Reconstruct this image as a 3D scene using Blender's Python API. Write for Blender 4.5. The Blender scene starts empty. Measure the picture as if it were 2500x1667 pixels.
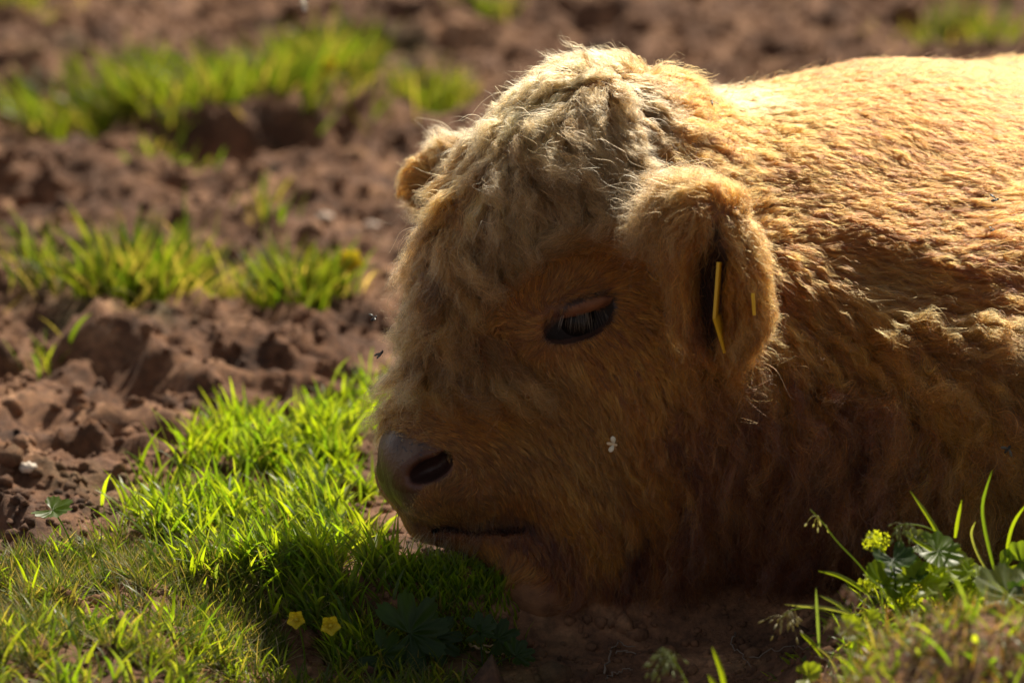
import bpy, bmesh, math, random
import numpy as np
from mathutils import Vector, Matrix
from mathutils.bvhtree import BVHTree
from mathutils.kdtree import KDTree

HAIRS = 560000
rng = np.random.default_rng(7)
random.seed(7)
sc = bpy.context.scene
COL = sc.collection

# ------------------------------------------------------------------ camera
PITCH = math.radians(14.0)
DIST = 4.63
LENS = 200.0
CEN = np.array([0.0, 0.0, 0.2])
FWD = np.array([0.0, math.cos(PITCH), -math.sin(PITCH)])
UPV = np.array([0.0, math.sin(PITCH), math.cos(PITCH)])
CAM = CEN - DIST * FWD
PXF = 2500 * LENS / 36.0           # photo pixels per unit tangent
cd = bpy.data.cameras.new('camera')
cd.lens = LENS; cd.sensor_width = 36.0
cd.clip_start = 0.05; cd.clip_end = 2000
cd.dof.use_dof = True
cd.dof.focus_distance = DIST + .015
cd.dof.aperture_fstop = 4.6
cam = bpy.data.objects.new('camera', cd)
COL.objects.link(cam)
cam.location = CAM
cam.rotation_euler = (math.radians(90) - PITCH, 0, 0)
sc.camera = cam

# ------------------------------------------------------------------ sun and sky
SUN_DIR = np.array([0.27, 0.63, 0.70]); SUN_DIR /= np.linalg.norm(SUN_DIR)
SUN_EL = math.asin(SUN_DIR[2]); SUN_AZ = math.atan2(SUN_DIR[0], SUN_DIR[1])
w = bpy.data.worlds.new('World'); sc.world = w; w.use_nodes = True
nt = w.node_tree
sky = nt.nodes.new('ShaderNodeTexSky'); sky.sky_type = 'NISHITA'; sky.sun_disc = False
sky.sun_elevation = SUN_EL; sky.sun_rotation = SUN_AZ
hs = nt.nodes.new('ShaderNodeHueSaturation'); hs.inputs['Saturation'].default_value = .28
nt.links.new(sky.outputs[0], hs.inputs['Color'])
nt.links.new(hs.outputs[0], nt.nodes['Background'].inputs[0])
nt.nodes['Background'].inputs[1].default_value = 0.05
sl = bpy.data.lights.new('sun', 'SUN'); sl.energy = 4.4; sl.angle = math.radians(0.5); sl.color = (1.0, 0.90, 0.74)
so = bpy.data.objects.new('sun', sl); COL.objects.link(so)
so.rotation_euler = Vector(SUN_DIR).to_track_quat('Z', 'Y').to_euler()
sc.view_settings.view_transform = 'Standard'; sc.view_settings.look = 'None'
sc.view_settings.exposure = 0.93; sc.view_settings.gamma = 1.0
sc.cycles.max_bounces = 10; sc.cycles.diffuse_bounces = 4; sc.cycles.transmission_bounces = 8
sc.cycles.glossy_bounces = 4; sc.cycles.transparent_max_bounces = 8
sc.cycles.use_denoising = True
sc.cycles.use_adaptive_sampling = False
sc.cycles_curves.shape = 'RIBBONS'

# ------------------------------------------------------------------ helpers
def W(px, py, Y):
    """world point on the ray through photo pixel (px,py) at world depth Y"""
    d = FWD + np.array([1.0, 0, 0]) * ((px - 1250) / PXF) + UPV * ((833.5 - py) / PXF)
    return CAM + d * ((Y - CAM[1]) / d[1])
def G(px, py, z=0.0):
    """world point on the ray through photo pixel at height z"""
    d = FWD + np.array([1.0, 0, 0]) * ((px - 1250) / PXF) + UPV * ((833.5 - py) / PXF)
    return CAM + d * ((z - CAM[2]) / d[2])
def PX(P):
    P = np.asarray(P) - CAM
    t = P @ FWD
    return np.stack([1250 + PXF * P[..., 0] / t, 833.5 - PXF * (P @ UPV) / t], -1)
def unit(v):
    v = np.asarray(v, float)
    return v / np.maximum(np.linalg.norm(v, axis=-1, keepdims=True), 1e-9)
def link(o, parent=None):
    COL.objects.link(o)
    if parent is not None: o.parent = parent
    return o
def mesh_obj(name, V, F, mat=None, parent=None, smooth=True):
    me = bpy.data.meshes.new(name)
    me.from_pydata([tuple(map(float, v)) for v in V] if not isinstance(V, np.ndarray) else V.tolist(), [], F if isinstance(F, list) else F.tolist())
    me.validate()
    if smooth: me.polygons.foreach_set('use_smooth', np.ones(len(me.polygons), bool))
    if mat: me.materials.append(mat)
    me.update()
    return link(bpy.data.objects.new(name, me), parent)
def tag(o, label=None, cat=None, group=None, kind=None):
    if label: o['label'] = label
    if cat: o['category'] = cat
    if group: o['group'] = group
    if kind: o['kind'] = kind
    return o

# ------------------------------------------------------------------ calf: signed distance model
YAW = math.radians(28); HP = math.radians(62)
hh = np.array([-math.cos(YAW), -math.sin(YAW), 0])
zz = np.array([0, 0, 1.0])
HF = math.cos(HP) * hh - math.sin(HP) * zz            # along the muzzle
HN = math.sin(HP) * hh + math.cos(HP) * zz            # out of the forehead
HS = np.cross(zz, hh)                                 # towards the near (left) side
HO = W(1480, 335, 0.12)
HB = np.stack([HF, HS, HN])
def H(f, s, n): return HO + f * HF + s * HS + n * HN

def smin(a, b, k):
    h = np.clip(0.5 + 0.5 * (b - a) / k, 0, 1)
    return b + (a - b) * h - k * h * (1 - h)
def smax(a, b, k): return -smin(-a, -b, k)
def ell(P, c, r, B=None):
    q = P - np.asarray(c, P.dtype)
    if B is not None: q = q @ np.asarray(B, P.dtype).T
    r = np.asarray(r, P.dtype)
    k0 = np.linalg.norm(q / r, axis=-1); k1 = np.linalg.norm(q / (r * r), axis=-1)
    return k0 * (k0 - 1) / np.maximum(k1, 1e-6)
def cone(P, a, b, ra, rb):
    a = np.asarray(a, P.dtype); ab = np.asarray(b, P.dtype) - a
    q = P - a
    t = np.clip((q @ ab) / (ab @ ab), 0, 1)
    return np.linalg.norm(q - t[..., None] * ab, axis=-1) - (ra + (rb - ra) * t)

def near_side(P):
    """mirror the head's far half onto the near half"""
    q = (P - HO) @ HB.T
    q[..., 1] = np.abs(q[..., 1])
    return q
def basis2d(ang, nrm=None):
    """axes: e0 in the picture plane at ang (deg, up from right), e1 towards the camera, e2 = e0 x e1 in plane"""
    a = math.radians(ang)
    R = np.array([1.0, 0, 0])
    e0 = R * math.cos(a) + UPV * math.sin(a)
    e2 = -R * math.sin(a) + UPV * math.cos(a)
    return np.stack([e0, -FWD, e2])
EARC = W(1750, 682, -0.035)
def head_parts(P):
    q = near_side(P)
    Pn = HO + q @ HB
    return q, Pn
def calf_base(P):
    q, Pn = head_parts(P)
    def he(f, s, n, rf, rs, rn): return ell(q, (f, s, n), (rf, rs, rn))
    def hc(a, b, ra, rb): return cone(q, a, b, ra, rb)
    d = he(.05, 0, -.02, .105, .084, .092)                            # cranium
    d = smin(d, he(.028, 0, .022, .075, .074, .058), .03)            # poll
    d = smin(d, he(.12, 0, .044, .085, .060, .054), .04)             # forehead
    d = smin(d, hc((.08, 0, .0), (.27, 0, -.004), .082, .052), .03)  # face
    d = smin(d, he(.15, .045, .008, .05, .037, .035), .02)           # brow
    d = smin(d, he(.17, .035, -.06, .11, .044, .06), .04)            # cheek
    d = smin(d, hc((.12, 0, .045), (.24, 0, .026), .045, .036), .03) # bridge of the nose
    d = smin(d, he(.302, .0, .020, .044, .047, .046), .022)          # muzzle
    d = smin(d, he(.305, .028, .026, .032, .024, .030), .012)        # nostril wing
    d = smin(d, hc((.318, .014, .018), (.276, .026, -.050), .031, .046), .018)   # upper lip
    jw = smin(hc((.344, .004, .002), (.324, .016, -.060), .0215, .034), hc((.322, .016, -.058), (.235, .028, -.10), .034, .050), .02)
    d = smin(d, jw, .008)                                            # lower jaw
    # neck, body
    b = cone(P, W(1560, 500, .17), W(2020, 690, .30), .095, .160)
    b = smin(b, ell(P, (.52, .40, .145), (.38, .32, .198)), .09)
    b = smin(b, ell(P, (.84, .42, .154), (.36, .28, .212)), .08)
    b = smin(b, ell(P, (.34, .27, .15), (.20, .24, .19)), .09)
    b = smin(b, ell(P, (.19, .14, .13), (.17, .14, .145)), .09)       # brisket and throat
    b = smin(b, cone(P, W(1650, 1000, .06), W(1520, 1200, .06), .10, .07), .05)
    b = smin(b, ell(P, (.44, .10, .12), (.18, .13, .14)), .07)       # shoulder
    b = smin(b, ell(P, (.30, .10, .06), (.20, .13, .08)), .06)
    b = smin(b, cone(P, W(1330, 1450, .02), W(1700, 1400, .08), .032, .055), .03)  # folded foreleg
    b = smin(b, cone(P, (.9, .12, .06), (1.05, .2, .16), .06, .10), .06)          # haunch
    x, y, z = P[..., 0], P[..., 1], P[..., 2]
    b = b - .0055 * np.sin(31 * x + 1.6 * np.sin(27 * z + 5 * y)) * np.sin(47 * z + 19 * y - 14 * x + 1.4 * np.sin(23 * x)) * np.clip((x - .14) / .1, 0, 1) * np.clip((.36 - z) / .10, .15, 1)
    d = smin(d, b, .05)
    # ears
    ea = smin(ell(P, EARC, EAR_R, EAR_B), cone(P, W(1778, 765, -.035), W(1794, 876, -.030), .022, .004), .02)
    cup = ell(P, EARC + EAR_B[1] * .030 + EAR_B[2] * -.008 + EAR_B[0] * .002, (EAR_R[0] * .56, EAR_R[1] * 1.35, EAR_R[2] * 1.0), EAR_B)
    ea = smax(ea, -cup, .006)
    d = smin(d, ea, .016)
    d = smin(d, cone(P, H(.06, .07, 0), EARC + EAR_B[2] * .05, .028, .026), .02)
    fe = ell(P, FEARC, (.048, .015, .026), FEAR_B)
    d = smin(d, smin(fe, cone(P, H(.05, -.07, 0), FEARC, .025, .015), .02), .02)
    return d
def calf_sdf(P):
    """eye sockets, nostrils and mouth cut on both sides of the head, eyelids added"""
    q, Pn = head_parts(P)
    d = calf_base(P)
    d = smax(d, -ell(Pn, EYE_C - FWD * .002, (.0305, .014, .0172), basis2d(24)), .004)
    d = smax(d, -ell(Pn, NOST_C, (.0190, .022, .0085), basis2d(24)), .007)
    d = smax(d, -ell(Pn, NOST_D, (.0080, .020, .0048), basis2d(62)), .005)
    m = np.full(d.shape, 9.0, P.dtype)
    for i in range(len(MOUTH) - 1):
        m = np.minimum(m, cone(Pn, MOUTH[i], MOUTH[i + 1], .0058, .0044))
    d = smax(d, -m, .006)
    d = smin(d, ell(Pn, LID_C, (.0275, .013, .0076), basis2d(15)), .004)
    return d
_e2 = unit(np.array([-.10, 0.05, 1.0]))                   # long axis, up
_e1 = unit(np.array([-.30, -1.0, -.05])); _e1 = unit(_e1 - _e2 * (_e1 @ _e2))
EAR_B = np.stack([np.cross(_e1, _e2), _e1, _e2]); EAR_R = (.036, .026, .058)
FEARC = W(1120, 440, .25)
_f0 = unit(np.array([-1.0, .35, -.15])); _f1 = unit(np.cross(_f0, zz)); FEAR_B = np.stack([_f0, _f1, np.cross(_f0, _f1)])

def on_skin(px, py, fn=None, push=0.0):
    """first point of the calf met on the ray through a photo pixel"""
    fn = fn or calf_base
    d = unit(FWD + np.array([1.0, 0, 0]) * ((px - 1250) / PXF) + UPV * ((833.5 - py) / PXF))
    t = 4.0
    for _ in range(80):
        s = float(fn((CAM + d * t)[None])[0])
        t += s * .8
        if abs(s) < 1e-4 or t > 7: break
    return CAM + d * (t + push)
EYE_C = on_skin(1412, 781, push=.003)
LID_C = on_skin(1412, 747, push=.0060)
NOST_C = on_skin(1048, 1148, push=.004)
NOST_D = on_skin(1082, 1124, push=.003)
MOUTH = [on_skin(*p, push=.001) for p in [(985, 1270), (1060, 1286), (1150, 1292), (1225, 1290), (1270, 1284), (1290, 1276)]]

def surface_nets(fn, lo, hi, h):
    n = [int(round((b - a) / h)) + 1 for a, b in zip(lo, hi)]
    ax = [np.linspace(lo[i], lo[i] + h * (n[i] - 1), n[i], dtype=np.float32) for i in range(3)]
    D = np.empty(n, np.float32)
    for i0 in range(0, n[0], 16):
        g = np.stack(np.meshgrid(ax[0][i0:i0 + 16], ax[1], ax[2], indexing='ij'), -1)
        D[i0:i0 + 16] = fn(g)
    S = D < 0
    m = [k - 1 for k in n]
    acc = np.zeros(m + [3], np.float32); cnt = np.zeros(m, np.float32)
    corners = [(a, b, c) for a in (0, 1) for b in (0, 1) for c in (0, 1)]
    sl_ = lambda c: tuple(slice(c[i], c[i] + m[i]) for i in range(3))
    for c in corners:
        for a in range(3):
            if c[a]: continue
            e = list(c); e[a] = 1
            d0 = D[sl_(c)]; d1 = D[sl_(e)]
            x = (d0 < 0) != (d1 < 0)
            t = np.where(x, d0 / np.where(x, d0 - d1, 1), 0)
            for k in range(3):
                acc[..., k] += np.where(x, t if k == a else c[k], 0)
            cnt += x
    act = cnt > 0
    idx = np.full(m, -1, np.int64); idx[act] = np.arange(act.sum())
    V = (np.argwhere(act) + acc[act] / cnt[act][:, None]) * h + np.array(lo)
    Q = []
    for a in range(3):
        b, c = (a + 1) % 3, (a + 2) % 3
        s0 = [slice(1, m[i]) for i in range(3)]; s0[a] = slice(0, m[a]); s1 = list(s0); s1[a] = slice(1, m[a] + 1)
        A = S[tuple(s0)]; Bq = S[tuple(s1)]
        p = np.argwhere(A != Bq); off = np.array([1, 1, 1]); off[a] = 0
        p0 = p + off
        fl = A[A != Bq]
        def at(db, dc):
            r = p0.copy(); r[:, b] -= db; r[:, c] -= dc
            return idx[r[:, 0], r[:, 1], r[:, 2]]
        q4 = np.stack([at(1, 1), at(0, 1), at(0, 0), at(1, 0)], 1)
        q4[~fl] = q4[~fl][:, ::-1]
        Q.append(q4)
    return V, np.concatenate(Q)
def sdf_grad(fn, P, e=.0008):
    g = np.empty_like(P)
    for k in range(3):
        d = np.zeros(3); d[k] = e
        g[:, k] = fn(P + d) - fn(P - d)
    return g / (2 * e)
def project(fn, P, it=3):
    for _ in range(it):
        d = fn(P); g = sdf_grad(fn, P)
        s = np.clip(d / np.maximum((g * g).sum(1), .2), -.004, .004)
        P = P - g * s[:, None]
    return P

V, Q = surface_nets(calf_sdf, (-.24, -.16, -.05), (1.24, .66, .50), .006)
V = project(calf_sdf, V)
bm = bmesh.new()
for v in V: bm.verts.new(v)
bm.verts.ensure_lookup_table()
for q in Q:
    try: bm.faces.new([bm.verts[i] for i in q])
    except ValueError: pass
def fine_mask(P):
    q = (P - HO) @ HB.T; q[:, 1] = np.abs(q[:, 1]); p = PX(HO + q @ HB)
    hd = np.linalg.norm((q - [.2, 0, 0]) / [.22, .14, .14], axis=1) < 1.1
    eye = np.hypot((p[:, 0] - 1412) / 130, (p[:, 1] - 770) / 100) < 1
    mz = (p[:, 0] < 1360) & (p[:, 1] > 1020)
    return hd & (eye | mz)
for lev in range(2):
    bm.faces.ensure_lookup_table(); bm.edges.ensure_lookup_table()
    C = np.array([(e.verts[0].co + e.verts[1].co) / 2 for e in bm.edges])
    mk = fine_mask(C)
    bmesh.ops.subdivide_edges(bm, edges=[e for e, k in zip(bm.edges, mk) if k], cuts=1, use_grid_fill=True)
P = np.array([v.co for v in bm.verts])
mk = fine_mask(P)
P[mk] = project(calf_sdf, P[mk], 3)
for v, p in zip(bm.verts, P): v.co = p
bmesh.ops.recalc_face_normals(bm, faces=bm.faces)
bmesh.ops.triangulate(bm, faces=[f for f in bm.faces if len(f.verts) > 4])
body_me = bpy.data.meshes.new('body')
bm.to_mesh(body_me); bm.free()
body_me.polygons.foreach_set('use_smooth', np.ones(len(body_me.polygons), bool))
calf = tag(link(bpy.data.objects.new('calf', None)), 'shaggy ginger calf lying on the ground with drooping ear and nearly closed eye', 'calf')
calf.location = (.4, .3, 0)
bpy.context.view_layer.update()
body = link(bpy.data.objects.new('body', body_me)); body.parent = calf; body.matrix_parent_inverse = calf.matrix_world.inverted()

# ------------------------------------------------------------------ materials
def new_mat(name):
    m = bpy.data.materials.new(name); m.use_nodes = True
    n = m.node_tree.nodes; n.clear()
    out = n.new('ShaderNodeOutputMaterial')
    return m, n, m.node_tree.links, out
def fur_material(name):
    m, n, l, out = new_mat(name)
    at = n.new('ShaderNodeAttribute'); at.attribute_name = 'tint'
    h = n.new('ShaderNodeBsdfHairPrincipled')
    h.parametrization = 'COLOR'
    h.inputs['Roughness'].default_value = .55; h.inputs['Radial Roughness'].default_value = .6; h.inputs['IOR'].default_value = 1.33
    h.inputs['Coat'].default_value = 0
    l.new(at.outputs['Color'], h.inputs['Color'])
    l.new(h.outputs[0], out.inputs['Surface'])
    return m
def skin_material():
    m, n, l, out = new_mat('calf_skin')
    at = n.new('ShaderNodeAttribute'); at.attribute_name = 'skin'
    b = n.new('ShaderNodeBsdfPrincipled'); b.inputs['Specular IOR Level'].default_value = .35
    tc = n.new('ShaderNodeTexCoord')
    nz = n.new('ShaderNodeTexNoise'); nz.inputs['Scale'].default_value = 330; nz.inputs['Detail'].default_value = 3
    nz2 = n.new('ShaderNodeTexNoise'); nz2.inputs['Scale'].default_value = 60; nz2.inputs['Detail'].default_value = 4
    l.new(tc.outputs['Object'], nz.inputs['Vector']); l.new(tc.outputs['Object'], nz2.inputs['Vector'])
    mx = n.new('ShaderNodeMix'); mx.data_type = 'RGBA'; mx.blend_type = 'MULTIPLY'; mx.inputs[0].default_value = 1
    rp = n.new('ShaderNodeValToRGB'); rp.color_ramp.elements[0].position = .30; rp.color_ramp.elements[0].color = (.55, .5, .5, 1)
    rp.color_ramp.elements[1].position = .6; rp.color_ramp.elements[1].color = (1.1, 1.1, 1.1, 1)
    l.new(nz2.outputs[0], rp.inputs[0]); l.new(at.outputs['Color'], mx.inputs[6]); l.new(rp.outputs[0], mx.inputs[7])
    bp = n.new('ShaderNodeBump'); bp.inputs['Strength'].default_value = .7; bp.inputs['Distance'].default_value = .0009
    l.new(nz.outputs[0], bp.inputs['Height']); l.new(bp.outputs[0], b.inputs['Normal'])
    l.new(mx.outputs[2], b.inputs['Base Color'])
    l.new(at.outputs['Alpha'], b.inputs['Roughness'])
    l.new(b.outputs[0], out.inputs['Surface'])
    return m

# ------------------------------------------------------------------ skin colour and hair mask on the body
nv = len(body_me.vertices)
BV = np.empty(nv * 3); body_me.vertices.foreach_get('co', BV); BV = BV.reshape(-1, 3)
BN = np.empty(nv * 3); body_me.vertices.foreach_get('normal', BN); BN = BN.reshape(-1, 3)
def in_poly(p, poly):
    poly = np.array(poly, float); x, y = p[..., 0], p[..., 1]
    r = np.zeros(x.shape, bool); j = len(poly) - 1
    for i in range(len(poly)):
        xi, yi = poly[i]; xj, yj = poly[j]
        c = ((yi > y) != (yj > y)) & (x < (xj - xi) * (y - yi) / (yj - yi + 1e-12) + xi)
        r ^= c; j = i
    return r
def head_px(P):
    q = (P - HO) @ HB.T; f = q.copy(); f[:, 1] = np.abs(f[:, 1])
    return q, PX(HO + f @ HB)
NOSE = [(940, 1042), (985, 1058), (1030, 1078), (1075, 1092), (1103, 1120), (1104, 1150), (1080, 1172), (1036, 1186), (1014, 1214), (1002, 1244), (994, 1272), (985, 1276), (880, 1260), (860, 1100)]
EYEP = [(1331, 826), (1340, 806), (1362, 782), (1392, 752), (1430, 734), (1470, 722), (1496, 728), (1500, 752), (1484, 782), (1452, 808), (1412, 822), (1370, 830)]
EYE_RIM = [(1322, 836), (1330, 800), (1356, 768), (1388, 738), (1430, 718), (1480, 708), (1506, 716), (1510, 756), (1490, 794), (1456, 820), (1412, 834), (1370, 842)]
def masks(P):
    q, p = head_px(P)
    hd = (q[:, 0] > .05) & (q[:, 0] < .42) & (np.abs(q[:, 1]) < .12) & (q[:, 2] > -.06)
    nose = hd & (q[:, 0] > .22) & (q[:, 2] > -.005) & in_poly(p, NOSE)
    eye = hd & (q[:, 0] < .22) & in_poly(p, EYEP)
    rim = hd & (q[:, 0] < .22) & in_poly(p, EYE_RIM)
    mz = hd & (q[:, 0] > .2) & in_poly(p, [(975, 1258), (1060, 1270), (1150, 1275), (1235, 1280), (1280, 1274), (1285, 1284), (1235, 1298), (1160, 1304), (1060, 1298), (985, 1284)])
    return nose, eye, rim
nose, eye, rim = masks(BV)
skin = np.tile(np.array([.17, .075, .032, .75]), (nv, 1))
skin[rim] = (.055, .026, .018, .45)
skin[eye] = (.014, .008, .006, .7)
q_, p_ = head_px(BV)
nz_ = .5 + .5 * np.sin(BV[:, 0] * 610 + 3 * np.sin(BV[:, 2] * 420)) * np.sin(BV[:, 2] * 530 + 2 * np.sin(BV[:, 1] * 390))
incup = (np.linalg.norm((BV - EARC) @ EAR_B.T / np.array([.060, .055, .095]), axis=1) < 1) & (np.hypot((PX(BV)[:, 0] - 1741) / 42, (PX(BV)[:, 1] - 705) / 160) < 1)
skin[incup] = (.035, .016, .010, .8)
lid = eye & (ell(HO + (lambda u: np.stack([u[:, 0], np.abs(u[:, 1]), u[:, 2]], 1))(q_) @ HB, LID_C, (.0275, .013, .0076), basis2d(15)) < .0012)
skin[lid] = (.20, .085, .040, .7)
skin[nose] = np.array([.110, .062, .040, .34])
inn = nose & (np.hypot((p_[:, 0] - 1045) / 88, (p_[:, 1] - 1145 + (p_[:, 0] - 1045) * .35) / 50) < 1)
skin[inn] = (.085, .032, .018, .45)
din = nose & (calf_base(BV) < -.0035)
skin[din] = (.045, .02, .016, .5)
spk = nose & (nz_ > .90) & (p_[:, 1] < 1125) & (p_[:, 1] > 1055)
skin[spk] = (.035, .028, .03, .35)
mouth_in = (calf_base(BV) < -.002) & (q_[:, 0] > .22) & (~nose)
skin[mouth_in] = (.016, .007, .004, .95)
ca = body_me.color_attributes.new('skin', 'FLOAT_COLOR', 'POINT')
ca.data.foreach_set('color', skin.ravel().astype(np.float32))
body_me.materials.append(skin_material())

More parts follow.
